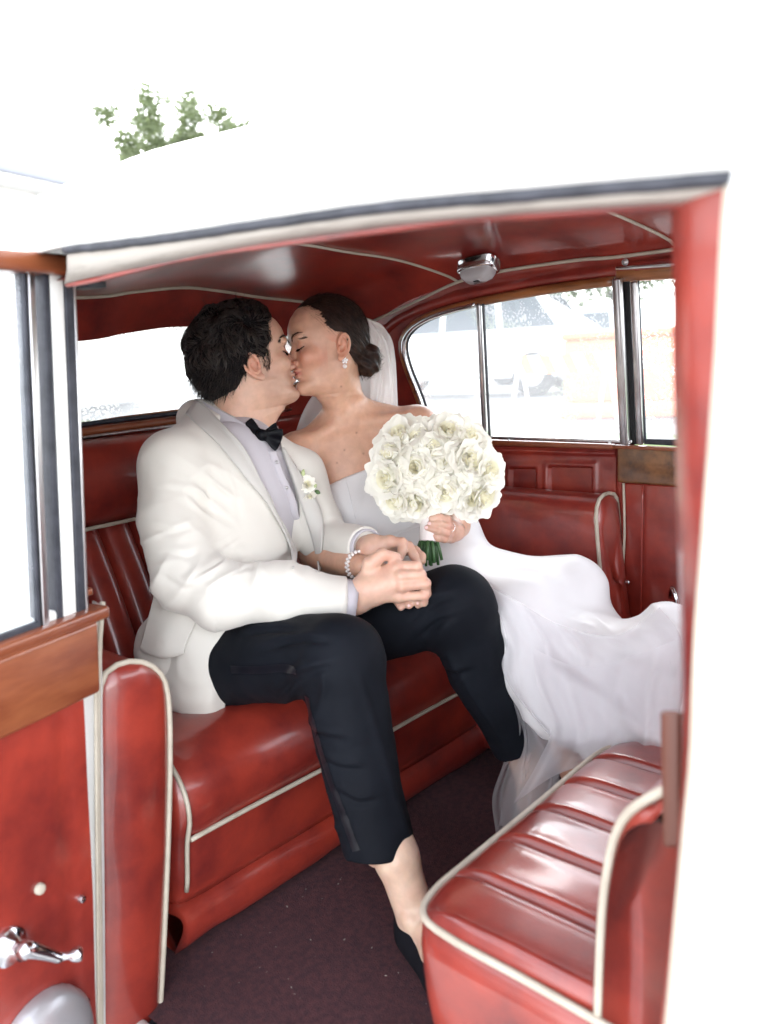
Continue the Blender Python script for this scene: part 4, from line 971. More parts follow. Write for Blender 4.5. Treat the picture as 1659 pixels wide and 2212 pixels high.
def flat_col(v, base, amp=.12, red=None):
    n = vnoise(v, 38, 5)[:, None]; return np.tile(A(*base), (len(v), 1))*(1 + amp*n*A(.5, 1, 1))
GV, GFc = joinm([(hv, hf), (h1v, h1f), (h2v, h2f), (f1v, f1f), (f2v, f2f), (bv, bf)])
def hand_col(v, base, knuckles):
    c = flat_col(v, base)
    for k_ in knuckles:
        m = np.exp(-(((v - k_)**2).sum(1))/.011**2)[:, None]; c = c*(1 - .45*m) + .45*m*A(base[0]*1.0, base[1]*.68, base[2]*.64)
    return c
GC = np.vstack([gcol, hand_col(h1v, (.65, .41, .31), K + [f_[1] for f_ in fing] + [D(840, 1200, 1.682)]), hand_col(h2v, (.61, .38, .285), [f_[1] for f_ in f2]), flat_col(f1v, (.64, .45, .34)), flat_col(f2v, (.58, .39, .29)), flat_col(bv, GSK)])
groom = fast_mesh('person', GV, GFc, skin, None, GC)
tag(groom, 'man in ivory dinner jacket and black bow tie kissing the woman beside him', 'person')
# ---- hair
hairm = mat('dark_hair', (.012, .009, .009), .42, col2=(.034, .024, .019), vscale=50, spec=.4)
hairbase = mat('dark_hair_mass', (.007, .006, .007), .8, spec=.1)
V = Vol(GF[0] - .2, GF[0] + .2, .003); V.frame(*GF)
V.ell(A(-.012, 0, .042)*GS, A(.102, .087, .093)*GS, .01); V.ell(A(-.040, 0, .045)*GS, A(.092, .084, .088)*GS, .02); V.ell(A(-.05, 0, .0)*GS, A(.082, .076, .085)*GS, .03); V.ell(A(-.018, 0, .098)*GS, A(.062, .062, .036)*GS, .02)
xz = [(-.14, -.062), (-.085, -.060), (-.05, -.046), (-.03, -.030), (-.022, .016), (-.02, .022), (.0, .031), (.02, .032), (.05, .044), (.08, .056), (.10, .063), (.14, .070)]
def hairline(p, T=xz, s=GS): return (p[..., 0] - s*np.interp(p[..., 2]/s, [t[0] for t in T], [t[1] for t in T]).astype(np.float32))*.8
V.put(lambda p: -hairline(p), A(-.2, -.2, -.2), A(.2, .2, .2), .008, 'c')
V.put(lambda p: p[..., 2] + .088, A(-.2, -.2, -.2), A(.2, .2, .2), .012, 'c')
for s_ in (-1, 1): V.ell(A(.004, s_*.085, -.028)*GS, A(.027, .03, .044)*GS, .006, mode='c')
V.frame(None, None)
gv, gf = V.mesh(); gn = vnormals(gv, gf)
lq = lcoord(GF, gv)
topm = smoothstep(-.03, .04, lq[:, 2])
gv2 = gv + gn*((.009*vnoise(gv, 30, 3) + .004*ridged(gv, 42, 9))*topm + .002*ridged(gv, 60, 4, (1, 1, .5)))[:, None]
ghair = fast_mesh('hair', gv2, gf, hairbase, groom)
R_ = np.random.default_rng(3); sel = R_.choice(len(gv), 9000); L_ = lq[sel]
ok = (L_[:, 0] < GS*np.interp(L_[:, 2]/GS, [t[0] for t in xz], [t[1] for t in xz]) - .002) & (L_[:, 2] > -.085); sel = sel[ok]; L_ = L_[ok]
rad = gn[sel]; Mh = GF[1]
comb = (-Mh[:, 0][None]*.5 + Mh[:, 2][None]*np.where(L_[:, 2:3] > .05, .45, -.9) + Mh[:, 0][None]*np.where((L_[:, 2:3] > .07) & (L_[:, 0:1] > -.02), 1.0, 0))
fl3 = np.stack([vnoise(gv2[sel], 26, s_) for s_ in (1, 2, 3)], 1); fl3 -= rad*(fl3*rad).sum(1)[:, None]
dirs = rad*.10 + comb*.45 + 1.5*fl3 + .08*R_.standard_normal((len(sel), 3))
upm = L_[:, 2] > .01
htree = bvh(gv2, gf); pick = np.where(upm)[0]; lk = R_.choice(pick, 900)
strands('hair_locks', gv2[sel][lk] - rad[lk]*.0035, (comb*.5 + 1.6*fl3 + rad*.06)[lk], .030, .0021, hairm, ghair, 9, wave=.0026, curl=.30, jit=.3, seed=15, n=5, hug=htree, lift=.0022)
strands('hair_curls', gv2[sel][upm] - rad[upm]*.003, dirs[upm], .022, .00045, hairm, ghair, 7, wave=.0010, curl=.3, jit=.4, seed=5, hug=htree, lift=.0035)
strands('hair_nape', gv2[sel][~upm] - rad[~upm]*.004, (rad*.12 + comb)[~upm] + .12*R_.standard_normal(((~upm).sum(), 3)), .022, .0005, hairm, ghair, 6, wave=.0008, curl=.25, jit=.4, seed=6)
fly = R_.choice(np.where(upm & (L_[:, 0] < .01))[0], 90)
strands('hair_flyaway', gv2[sel][fly], rad[fly] + .5*R_.standard_normal((90, 3)), .034, .00035, hairm, ghair, 9, wave=.004, curl=2.2, jit=.6, seed=8)
gtree = bvh(hv, hf)
# sideburn and eyebrow
def eyebrow(fr, tree_v, side, s, mcol, parent, name='eyebrow', thick=.0024, seed=1, lift=0.):
    pts = spline([loc(fr, A(.0865, side*.010, .026 + lift)*s), loc(fr, A(.085, side*.022, .0325 + lift)*s), loc(fr, A(.077, side*.036, .0345 + lift)*s), loc(fr, A(.064, side*.048, .028 + lift)*s)], 60)
    roots, dirs = [], []; R = np.random.default_rng(seed); T = np.gradient(pts, axis=0); T /= np.linalg.norm(T, axis=1)[:, None]
    for i in range(60):
        for k_ in range(9):
            p = pts[i] + fr[1][:, 2]*R.normal(0, thick*(.9 - .5*i/60)); h = tree_v.find_nearest(Vector(p))
            roots.append(A(*h[0])); dirs.append(T[i] + A(*h[1])*.22 + fr[1][:, 2]*.2)
    return strands(name, roots, dirs, .0075, .00034, mcol, parent, 3, jit=.4, seed=seed)
for s_ in (-1, 1): eyebrow(GF, gtree, s_, GS, hairm, groom, seed=11 + s_)
def lashes(fr, tree, side, s, parent, m, name='eyelashes', seed=2):
    ar = spline([loc(fr, A(.0775, side*.0195, .003)*s), loc(fr, A(.082, side*.029, .0005)*s), loc(fr, A(.0775, side*.040, .001)*s), loc(fr, A(.069, side*.0475, .0045)*s)], 40)
    roots, dirs = [], []; R = np.random.default_rng(seed)
    for i, p in enumerate(ar):
        h = tree.find_nearest(Vector(p)); n = A(*h[1])
        for k_ in range(3): roots.append(A(*h[0]) + n*.0004); dirs.append(n*.8 - fr[1][:, 2]*.7 + fr[1][:, 1]*side*.35*i/40 + .15*R.standard_normal(3))
    o = strands(name, roots, dirs, .0075, .0005, m, parent, 3, jit=.3, seed=seed)
    return o
for s_ in (-1, 1): lashes(GF, gtree, s_, GS, groom, hairm, seed=21 + s_)
R_ = np.random.default_rng(9); rt, dr = [], []
for _ in range(260):
    z_b = R_.uniform(-.030, .012); xb = .026 + R_.uniform(-.010, .011)*(1 - .5*(z_b < -.02)) + .004*(z_b > -.01); h = gtree.find_nearest(Vector(loc(GF, A(xb, -.07, z_b)*GS))); rt.append(A(*h[0])); dr.append(A(*h[1])*.25 - GF[1][:, 2]*.9 - GF[1][:, 0]*.15)
strands('sideburn', rt, dr, .008, .0003, hairm, groom, 3, jit=.4, seed=4)
# ---- dinner jacket
SIDE = CR*.83 + CF*.55; SIDE /= np.linalg.norm(SIDE); UPB = A(0, 0, 1) + CR*.04; UPB -= SIDE*(UPB @ SIDE); UPB /= np.linalg.norm(UPB); FWD = np.cross(SIDE, UPB); FWD = FWD if FWD @ CR > 0 else -FWD
GM = np.stack([SIDE, FWD, UPB], 1)
ivory = mat('ivory_wool', (.68, .655, .60), .75, col2=(.65, .62, .565), vscale=5, bump=.22, bscale=420, sheen=.3, bdist=.0006)
satin_ivory = mat('ivory_lapel', (.54, .52, .49), .6, col2=(.51, .49, .46), vscale=6, bump=.15, bscale=500, sheen=.3, bdist=.0005)
shirtm = mat('white_pique_shirt', (.50, .475, .51), .8, bump=.4, bscale=900, bdist=.0006)
blackm = mat('black_satin', (.0025, .003, .005), .5, spec=.15, sheen=.0, bump=.2, bscale=700, bdist=.0005)
trouser = mat('midnight_wool', (.0040, .0052, .0085), .75, col2=(.0062, .008, .0125), vscale=8, bump=.3, bscale=800, sheen=.0, spec=.15, bdist=.0005)
stripem = mat('black_satin_stripe', (.007, .008, .012), .3, spec=.4)
Vp = [(424, 850), (434, 872), (476, 912), (529, 972), (566, 1040), (598, 1106), (634, 1176), (637, 1226), (640, 1300), (684, 1300), (690, 1232), (684, 1190), (652, 1092), (622, 1010), (606, 968), (596, 905), (560, 860)]
def torso(V, sh=0.):
    V.ell(D(510, 1085, 1.915), A(.172 - sh, .116 - sh, .19), .03, GM); V.ell(D(497, 1260, 1.875), A(.160 - sh, .122 - sh, .17), .05, GM); V.ell(D(462, 1395, 1.895), A(.175 - sh, .135 - sh, .12), .05, GM)
V = Vol(np.min([grs, gls, gel, gh, gwr], 0) - .16, np.max([grs, gls, gel, gwr, gnb, gwr2], 0) + .16, .0034)
torso(V)
V.cone(D(470, 935, 1.95), grs + CU*.01, .062, .070, .04); V.cone(D(520, 950, 1.98), gls, .06, .066, .04)
V.ell(D(374, 1034, 1.81), (.054, .054, .068), .04)
V.cone(D(425, 905, 1.945), D(470, 990, 1.92), .045, .08, .04)
def vcarve(p):
    x, y, z = pxdepth(p); d = polyd(x, y, Vp)*z/FPX; dc = z - (1.905 + (x - 560)*.0004); return np.maximum(d, dc)
V.put(vcarve, D(424, 1300, 1.70) - .3, D(690, 850, 1.95) + .3, .006, 'c')
V.chain([grs + CR*.006, D(373, 1120, 1.775), gel], [.073, .073, .070], .025)
def cut_chain(V, pts, rs, k, end, ax_):
    pts = [np.asarray(p, float) for p in pts]; R = max(rs)*1.4; ax_ = (ax_/np.linalg.norm(ax_)).astype(np.float32); end = end.astype(np.float32)
    def fn(p):
        d = None
        for i in range(len(pts) - 1):
            e = rcone(p, pts[i], pts[i+1], rs[i], rs[i+1]); d = e if d is None else smin(d, e, .02)
        return np.maximum(d, (p - end) @ ax_)
    V.put(fn, np.min(pts, 0) - R, np.max(pts, 0) + R, k)
cut_chain(V, [gel + CR*.004, D(480, 1283, 1.70), D(600, 1280, 1.69), gwr], [.068, .067, .060, .052], .02, gwr, gwr - D(600, 1280, 1.69))
V.cone(gls, gel2, .066, .058, .03); cut_chain(V, [gel2, gwr2], [.054, .046], .015, gwr2, gwr2 - gel2)
jv, jf = V.mesh(); jn = vnormals(jv, jf)
xx, yy, zz = pxdepth(jv.astype(np.float32))
disp = .0045*vnoise(jv, 11, 2) + .0022*vnoise(jv, 27, 6)
elb = np.exp(-((xx - 470)/75.)**2 - ((yy - 1225)/55.)**2); fl_ = np.stack([xx*.010 + yy*.016, yy*.004 - xx*.002, zz*3], 1)
disp += .009*elb*(ridged(fl_, 2.4, 7) - .3)
arm = np.exp(-((xx - 455)/70.)**2 - ((yy - 1060)/70.)**2); disp += .009*arm*(ridged(np.stack([xx*.004 + yy*.004, yy*.016 - xx*.012, zz*2], 1), 1.5, 9) - .3)
fore = smoothstep(500, 560, xx)*smoothstep(1180, 1220, yy)*(xx < 760); disp += .006*fore*(ridged(np.stack([xx*.013 + yy*.004, yy*.004, zz*3], 1), 1.3, 12) - .3)
upr = np.exp(-((xx - 330)/70.)**2 - ((yy - 1160)/80.)**2); disp += .004*upr*(ridged(np.stack([xx*.004, yy*.02 + xx*.008, zz*2], 1), 1.5, 15) - .3)
waist = smoothstep(1180, 1260, yy)*(xx < 470); disp += .008*waist*(ridged(np.stack([xx*.012 + yy*.006, yy*.004, zz*2], 1), 1.4, 17) - .3)
frontm = np.clip((-(jn @ CF))*3, 0, 1)
disp += frontm*creases(xx, yy, [[(432, 1238), (486, 1208), (548, 1198)], [(462, 1258), (520, 1228), (585, 1226)], [(492, 1168), (512, 1208), (522, 1250)], [(408, 1030), (446, 1062), (462, 1122)], [(336, 1052), (410, 1068), (456, 1104)], [(312, 1135), (370, 1150), (420, 1138)], [(338, 1236), (386, 1266), (450, 1278)], [(556, 1228), (578, 1262), (580, 1312)], [(622, 1236), (644, 1270), (648, 1318)], [(470, 990), (505, 1060), (520, 1130)], [(345, 1190), (400, 1200), (440, 1185)]], 7., .0028)
jv = jv + jn*disp[:, None]; jv = relax(jv, jf, 1, .5)
jacket = fast_mesh('jacket', jv, jf, ivory, groom)
jt = bvh(jv, jf)
# front edge and near lapel, lying on the jacket front
def strip_on(name, inner, outer, m, parent, tree, n=40, k=7, off=.006, fall=1.85, thick=.004, bulge=.004):
    I_ = spline(np.c_[np.array(inner, float), np.zeros(len(inner))], n)[:, :2]; O_ = spline(np.c_[np.array(outer, float), np.zeros(len(outer))], n)[:, :2]; G = []
    for i in range(n):
        row = []
        for t in np.linspace(0, 1, k):
            p = I_[i]*(1-t) + O_[i]*t; h = tree.ray_cast(CV, Vector(ray(*p)).normalized()); row.append(np.nan if h[0] is None else float((A(*h[0]) - CAM) @ CF))
        G.append(row)
    dep_ = np.array(G); dep_[np.isnan(dep_)] = fall
    med = np.median(dep_, 1, keepdims=True); dep_ = np.where(dep_ > med + .035, med, dep_)
    for _ in range(6): dep_[1:-1] = (dep_[:-2] + dep_[2:] + 2*dep_[1:-1])/4
    return grid(name, [[D(*(I_[i]*(1-t) + O_[i]*t), dep_[i, j] - off - bulge*math.sin(math.pi*t)) for j, t in enumerate(np.linspace(0, 1, k))] for i in range(n)], m, parent, thick)
strip_on('lapel', [(424, 864), (452, 886), (490, 926), (527, 968), (564, 1038), (597, 1104), (634, 1172), (641, 1200), (636, 1228)], [(402, 893), (418, 912), (450, 938), (482, 972), (530, 1032), (580, 1092), (622, 1170), (630, 1200), (631, 1226)], satin_ivory, jacket, jt)
strip_on('lapel', [(604, 968), (622, 1008), (650, 1090), (676, 1170), (689, 1236)], [(612, 966), (640, 1010), (680, 1072), (698, 1130), (692, 1230)], satin_ivory, jacket, jt, off=.010, fall=1.88)
# skirt of the jacket draped over hip and seat
def fold(amp, sc, seed, d=(1, 0, 0)):
    return lambda G: amp*vnoise(G*A(1, 1, .6), sc, seed)[..., None]*(-CF) + amp*.5*ridged(G, sc*1.7, seed+1)[..., None]*(-CF)
sheet('jacket_skirt', [[D(352, 1262, 1.79), D(420, 1290, 1.745), D(490, 1325, 1.74), D(556, 1340, 1.76)], [D(330, 1340, 1.79), D(395, 1365, 1.735), D(460, 1380, 1.735), D(528, 1372, 1.755)], [D(322, 1420, 1.79), D(390, 1440, 1.735), D(450, 1445, 1.73), D(502, 1428, 1.76)], [D(345, 1500, 1.79), D(395, 1505, 1.745), D(450, 1506, 1.735), D(489, 1490, 1.765)], [D(368, 1534, 1.80), D(405, 1546, 1.76), D(448, 1548, 1.75), D(484, 1532, 1.775)]], ivory, jacket, thick=.005, wr=fold(.006, 9, 4))
sheet('jacket_vent', [[D(338, 1268, 1.79), D(380, 1262, 1.75), D(440, 1288, 1.725)], [D(322, 1330, 1.775), D(370, 1335, 1.735), D(425, 1340, 1.72)], [D(303, 1398, 1.77), D(345, 1408, 1.73), D(400, 1394, 1.715)], [D(301, 1402, 1.772), D(352, 1421, 1.733), D(398, 1412, 1.718)]], ivory, jacket, thick=.004, wr=fold(.004, 12, 8))
# shirt body, collar, placket, cuffs
V = Vol(D(500, 1100, 1.9) - .3, D(500, 1100, 1.9) + .32, .005); torso(V, .013); V.cone(D(500, 1000, 1.95), D(520, 955, 1.95), .08, .062, .04)
sv, sf = V.mesh(); sn = vnormals(sv, sf); xs, ys_, zs_ = pxdepth(sv.astype(np.float32))
sv = sv + sn*(.005*smoothstep(1100, 1170, ys_)*(ridged(np.stack([xs*.012 + ys_*.006, ys_*.012, zs_], 1), 1.6, 4) - .2))[:, None]
shirt = fast_mesh('shirt', sv, sf, shirtm, groom); st_ = bvh(sv, sf)
pl_ = ons(st_, [(584, 975), (600, 1020), (618, 1060), (628, 1085), (632, 1108), (638, 1124)], .003, 30)
if len(pl_) > 5: grid('placket', np.array([pl_ - CR*.010 + CF*.004, pl_ - CR*.008 - CF*.002, pl_ - CF*.003, pl_ + CR*.008 - CF*.001, pl_ + CR*.011 + CF*.004]), shirtm, shirt, .002)
for x_, y_ in ((594, 1000), (615, 1053), (640, 1128)):
    p = on(st_, x_, y_, .006, 1.83); lathe('shirt_stud', [(.0045, 0), (.0045, .002), (.003, .004), (.001, .0045)], p, -CF + CR*.3, dullchrome, shirt, 12)
sheet('collar', [[D(424, 862, 1.955), D(440, 868, 1.915), D(475, 886, 1.882), D(520, 910, 1.866), D(554, 930, 1.866)], [D(424, 872, 1.945), D(446, 886, 1.900), D(482, 910, 1.868), D(526, 942, 1.850), D(556, 958, 1.852)], [D(424, 884, 1.935), D(450, 908, 1.885), D(490, 944, 1.856), D(530, 978, 1.838), D(552, 988, 1.845)]], shirtm, shirt, 16, 40, thick=.004)
ct2 = spline([D(556, 930, 1.885), D(580, 934, 1.93), D(600, 920, 1.98)], 10); cb2 = spline([D(556, 985, 1.875), D(585, 976, 1.915), D(604, 958, 1.97)], 10)
grid('collar', [ct2, cb2], shirtm, shirt, .003)
def cuff(name, w_, e_, r0, m, parent, l0=-.02, l1=.022, q=1.0):
    ax_ = (w_ - e_)/np.linalg.norm(w_ - e_); u = np.cross(ax_, A(0, 0, 1)); u /= np.linalg.norm(u); v = np.cross(u, ax_); t = np.linspace(0, 2*math.pi, 32, endpoint=False)
    return grid(name, [[w_ + ax_*l + (r0 + dr_)*(np.cos(k)*u*q + np.sin(k)*v) for k in t] for l, dr_ in ((l0, 0), (l1*.5, .001), (l1, -.001), (l1 - .002, -.004), (l0, -.006))], m, parent, closed_v=True)
cuff('cuff', gwr + CR*.0, D(600, 1280, 1.69), .047, shirtm, shirt, -.03, .026, 1.0)
cuff('cuff', gwr2, gel2, .040, shirtm, shirt, -.03, .012)
# waistband glimpse
# ---- bow tie
V = Vol(D(572, 945, 1.85) - .09, D(572, 945, 1.85) + .09, .0018)
kn = D(566, 940, 1.862)
def wing(c, tip, r0, r1, seed):
    ax_ = tip - c; L = np.linalg.norm(ax_); ax_ /= L; n_ = -CF; up_ = np.cross(n_, ax_); up_ /= np.linalg.norm(up_)
    def fn(p):
        q = p - c.astype(np.float32); t = (q @ ax_.astype(np.float32))/L; hgt = r0 + (r1 - r0)*smoothstep(0, 1, t); e = q @ up_.astype(np.float32); w = q @ n_.astype(np.float32)
        w = w - .004*np.sin(e/ hgt*4.5 + seed)*smoothstep(.1, .9, t)
        return np.maximum(np.maximum(np.abs(e) - hgt, np.abs(w) - .0065 + .002*t), np.maximum(-t*L, (t - 1.05 + .16*(e/hgt)**2)*L))*.7
    V.put(fn, np.minimum(c, tip) - .05, np.maximum(c, tip) + .05, .004)
wing(kn, D(533, 926, 1.845), .009, .027, 0); wing(kn + CR*.004, D(606, 952, 1.862), .010, .027, 2)
wing(kn + CF*.008 , D(544, 955, 1.862), .008, .022, 1); wing(kn + CF*.008, D(596, 936, 1.885), .009, .022, 3)
V.ell(kn - CF*.004, (.0115, .0115, .013), .004)
tv, tf = V.mesh(); fast_mesh('bow_tie', relax(tv, tf, 1, .4), tf, blackm, groom)
# ---- trousers
V = Vol(np.min([gh, gh2, gk, ga, ga2], 0) - .16, np.max([gh, gh2, gk, gk2, ga, ga2], 0) + .14, .0036)
def leg(h_, k_, a_, r):
    m1 = h_*.5 + k_*.5; m2 = k_*.55 + a_*.45
    V.chain([h_, m1 + A(0, 0, .004), k_], [r[0], r[1], r[2]], .02); V.chain([k_, m2 + (k_ - h_)/np.linalg.norm(k_ - h_)*-.008, a_], [r[2], r[3], r[4]], .025)
leg(gh, gk, ga, (.099, .090, .081, .076, .069)); leg(gh2, gk2, ga2 - (ga2-gk2)*.02, (.098, .088, .080, .070, .053)); V.cone(gh, gh2, .11, .11, .05)
for a_, k_, r_ in ((ga, gk, .12), (ga2, gk2, .10)):
    ax_ = (a_ - k_)/np.linalg.norm(a_ - k_); c0 = a_ - ax_*.002
    if a_ is ga: ax_ = ax_ + CR*-.10 + CU*.0; ax_ /= np.linalg.norm(ax_)
    V.put(lambda p, ax_=ax_, c0=c0, r_=r_: np.maximum(-((p - c0.astype(np.float32)) @ ax_.astype(np.float32)), np.sqrt((((p - c0.astype(np.float32))**2).sum(-1))) - r_), c0 - r_, c0 + r_, .003, 'c')
    V.cone(c0 - ax_*.03, c0 + ax_*.02, .052 if a_ is ga else .044, .054 if a_ is ga else .046, .003, mode='c')
pv, pf = V.mesh(); pn = vnormals(pv, pf); xx, yy, zz = pxdepth(pv.astype(np.float32))
dsp = .003*vnoise(pv, 12, 3) + .0014*vnoise(pv, 30, 5)
kn1 = np.exp(-((xx - 650)/60.)**2 - ((yy - 1480)/70.)**2); dsp += .014*kn1*(ridged(np.stack([xx*.012 + yy*.008, yy*.004 - xx*.008, zz*2], 1), 1.6, 3) - .35)
kn2 = np.exp(-((xx - 940)/50.)**2 - ((yy - 1330)/70.)**2); dsp += .012*kn2*(ridged(np.stack([xx*.016 + yy*.008, yy*.006, zz*2], 1), 1.5, 5) - .35)
sh1 = smoothstep(1550, 1650, yy)*(xx < 800)*smoothstep(760, 690, xx - (yy - 1650)*.35); dsp += .004*sh1*(ridged(np.stack([xx*.008, yy*.014 + xx*.01, zz*2], 1), 1.4, 8) - .3)
# pressed crease down each shin
def crease(p0, p1, w, amp):
    d = A(*p1) - A(*p0); L2 = d @ d; t = ((xx - p0[0])*d[0] + (yy - p0[1])*d[1])/L2; s = ((xx - p0[0])*d[1] - (yy - p0[1])*d[0])/math.sqrt(L2); return amp*np.exp(-(s/w)**2)*smoothstep(0, .12, t)*smoothstep(1.1, .95, t)
dsp += crease((770, 1440), (880, 1800), 9., .004) + crease((960, 1400), (1090, 1610), 7., .0045)
frontm = np.clip((-(pn @ CF))*3, 0, 1)
dsp += frontm*creases(xx, yy, [[(596, 1508), (640, 1470), (704, 1442)], [(612, 1478), (655, 1452), (716, 1440)], [(560, 1408), (640, 1384), (712, 1386)], [(520, 1374), (590, 1362), (660, 1366)], [(890, 1340), (936, 1304), (982, 1288)], [(905, 1378), (950, 1344), (990, 1330)], [(652, 1560), (690, 1590), (748, 1600)], [(684, 1640), (735, 1662), (790, 1664)], [(716, 1705), (770, 1735), (820, 1730)], [(935, 1440), (975, 1455), (1020, 1448)]], 7., .007)
pv = pv + pn*dsp[:, None]; pv = relax(pv, pf, 1, .5)
trousers = fast_mesh('trousers', pv, pf, trouser, groom); ptree = bvh(pv, pf)
def ribbon(name, pts, w, m, parent, tree, off=.0016, n=40):
    c = ons(tree, pts, off, n); T = np.gradient(c, axis=0); T /= np.linalg.norm(T, axis=1)[:, None]; G = []
    for i, p in enumerate(c):
        h = tree.find_nearest(Vector(p)); nn = A(*h[1]); s_ = np.cross(T[i], nn); s_ /= np.linalg.norm(s_); row = []
        for e_ in (-1, -.5, 0, .5, 1):
            q = tree.find_nearest(Vector(p + s_*w*.5*e_)); row.append(A(*q[0]) + A(*q[1])*off)
        G.append(row)
    return grid(name, G, m, parent)
ribbon('side_stripe', [(500, 1446), (560, 1447), (612, 1443), (640, 1452)], .016, stripem, trousers, ptree)
ribbon('side_stripe', [(664, 1505), (672, 1548), (690, 1610), (715, 1690), (742, 1760), (770, 1838)], .018, stripem, trousers, ptree)
# ---- shoes
shoem = mat('black_suede_loafer', (.006, .007, .010), .7, spec=.15)
def shoe(hl, fd_, open_=True):
    V = Vol(np.minimum(hl, hl + fd_*.3) - .08, np.maximum(hl, hl + fd_*.3) + A(.08, .08, .12), .003)
    V.cone(hl + A(0, 0, .028), hl + fd_*.12 + A(0, 0, .022), .044, .046, .02); V.cone(hl + fd_*.12 + A(0, 0, .02), hl + fd_*.225 + A(0, 0, .015), .046, .034, .02)
    V.cone(hl - fd_*.014 + A(0, 0, .055), hl + fd_*.02 + A(0, 0, .04), .036, .036, .015)
    V.put(lambda p: p[..., 2] - np.float32(hl[2] - .034), A(-2, 0, -.2), A(0, 3, hl[2] - .02), .004, 'c')
    v, f = V.mesh(); n = vnormals(v, f)
    return v, f
for hl, fd_ in ((heel, fdir), (lheel, fdir2)):
    v, f = shoe(hl, fd_); fast_mesh('shoe', v - A(0, 0, .004), f, shoem, groom)
# ================================================================== bride
a = math.radians(20); pt = math.radians(8); f0 = -CR*math.cos(a) - CF*math.sin(a)
BF = head_frame(D(706, 755, 2.02), f0*math.cos(pt) - CU*math.sin(pt), CU*math.cos(pt) + f0*math.sin(pt))
BS_ = .985
brs, bls = D(642, 985, 2.05), D(902, 925, 2.13); bnb = D(752, 915, 2.11)
bel, bwr = D(678, 1192, 2.00), D(786, 1224, 1.775); bel2, bwr2 = D(990, 1110, 2.12), D(980, 1148, 1.905)
BSD = (bls - brs)/np.linalg.norm(bls - brs); BUP = A(0, 0, 1) - BSD*BSD[2]; BUP /= np.linalg.norm(BUP); BFW = np.cross(BUP, BSD); BFW = BFW if BFW @ CF < 0 else -BFW
BM = np.stack([BSD, BFW, BUP], 1)
V = Vol(np.min([brs, bel, bnb, BF[0] - .12, D(675, 1250, 1.9)], 0) - .07, np.max([bls, bel2, BF[0] + A(.13, .13, .15), bwr], 0) + .07, .0027)
add_head(V, BF, False, BS_); V.frame(None, None)
V.cone(loc(BF, (-.024, 0, -.04)), bnb, .044, .050, .03); V.cone(loc(BF, (.02, 0, -.082)), D(745, 900, 2.07), .024, .034, .025)
V.cone(loc(BF, (-.022, .052, -.045)), D(728, 908, 2.045), .011, .010, .022)
V.cone(D(750, 918, 2.12), brs, .045, .047, .045); V.cone(D(768, 908, 2.13), bls + CU*.002, .046, .048, .045)
V.ell(D(778, 1020, 2.14), A(.152, .088, .165), .05, BM); V.ell(D(820, 1150, 2.13), A(.12, .085, .14), .05, BM)
V.cone(D(738, 918, 2.045), D(668, 948, 2.025), .011, .010, .022); V.cone(D(762, 916, 2.055), D(878, 898, 2.085), .011, .010, .022)
V.ell(brs, (.05, .05, .054), .03); V.ell(bls, (.048, .048, .052), .03)
V.chain([brs, D(656, 1085, 2.03), bel], [.046, .042, .036], .025); V.chain([bel, D(722, 1212, 1.90), bwr], [.037, .035, .025], .02)
V.chain([bls, D(955, 1020, 2.14), bel2], [.045, .040, .035], .025); V.chain([bel2, D(988, 1135, 2.0), bwr2], [.035, .031, .024], .02)
add_ear(V, BF, 1, (-.012, .0735, -.008), BS_); add_ear(V, BF, -1, (-.012, -.0735, -.008), BS_)
b1v, b1f = V.mesh(); b1v = relax(b1v, b1f, 1, .4)
# her right hand under his
V = hand_vol([D(780, 1222, 1.77), D(900, 1306, 1.70), D(850, 1250, 1.74)])
V.cone(bwr - (bwr - bel)*.05, D(815, 1238, 1.75), .0235, .026, .01)
for p, q in ((D(862, 1262, 1.725), D(902, 1302, 1.698)), (D(856, 1272, 1.73), D(884, 1308, 1.70)), (D(848, 1282, 1.735), D(866, 1312, 1.705))): V.chain([D(815, 1240, 1.748), p, q], [.018, .0105, .0072], .01)
b2v, b2f = V.mesh()
# her left hand round the bouquet handle
fl_ = [[D(978, 1134, 1.882), D(966, 1122, 1.848), D(950, 1117, 1.836), D(932, 1120, 1.838)], [D(980, 1144, 1.882), D(968, 1136, 1.844), D(950, 1132, 1.832), D(930, 1131, 1.836)],
       [D(978, 1154, 1.886), D(966, 1151, 1.846), D(948, 1147, 1.832), D(923, 1140, 1.836)], [D(974, 1163, 1.89), D(960, 1164, 1.852), D(946, 1162, 1.838), D(930, 1157, 1.84)]]
V = hand_vol([bwr2] + [p for f_ in fl_ for p in f_])
V.cone(bwr2 + (bel2 - bwr2)*.06, D(978, 1148, 1.89), .0215, .020, .01)
for f_ in fl_: V.cone(D(984, 1149, 1.898), f_[0], .017, .0105, .01); V.chain(f_, [.0098, .0088, .0082, .0066], .004)
V.chain([D(982, 1140, 1.90), D(960, 1122, 1.885), D(930, 1120, 1.875)], [.014, .0105, .008], .008)
b3v, b3f = V.mesh()
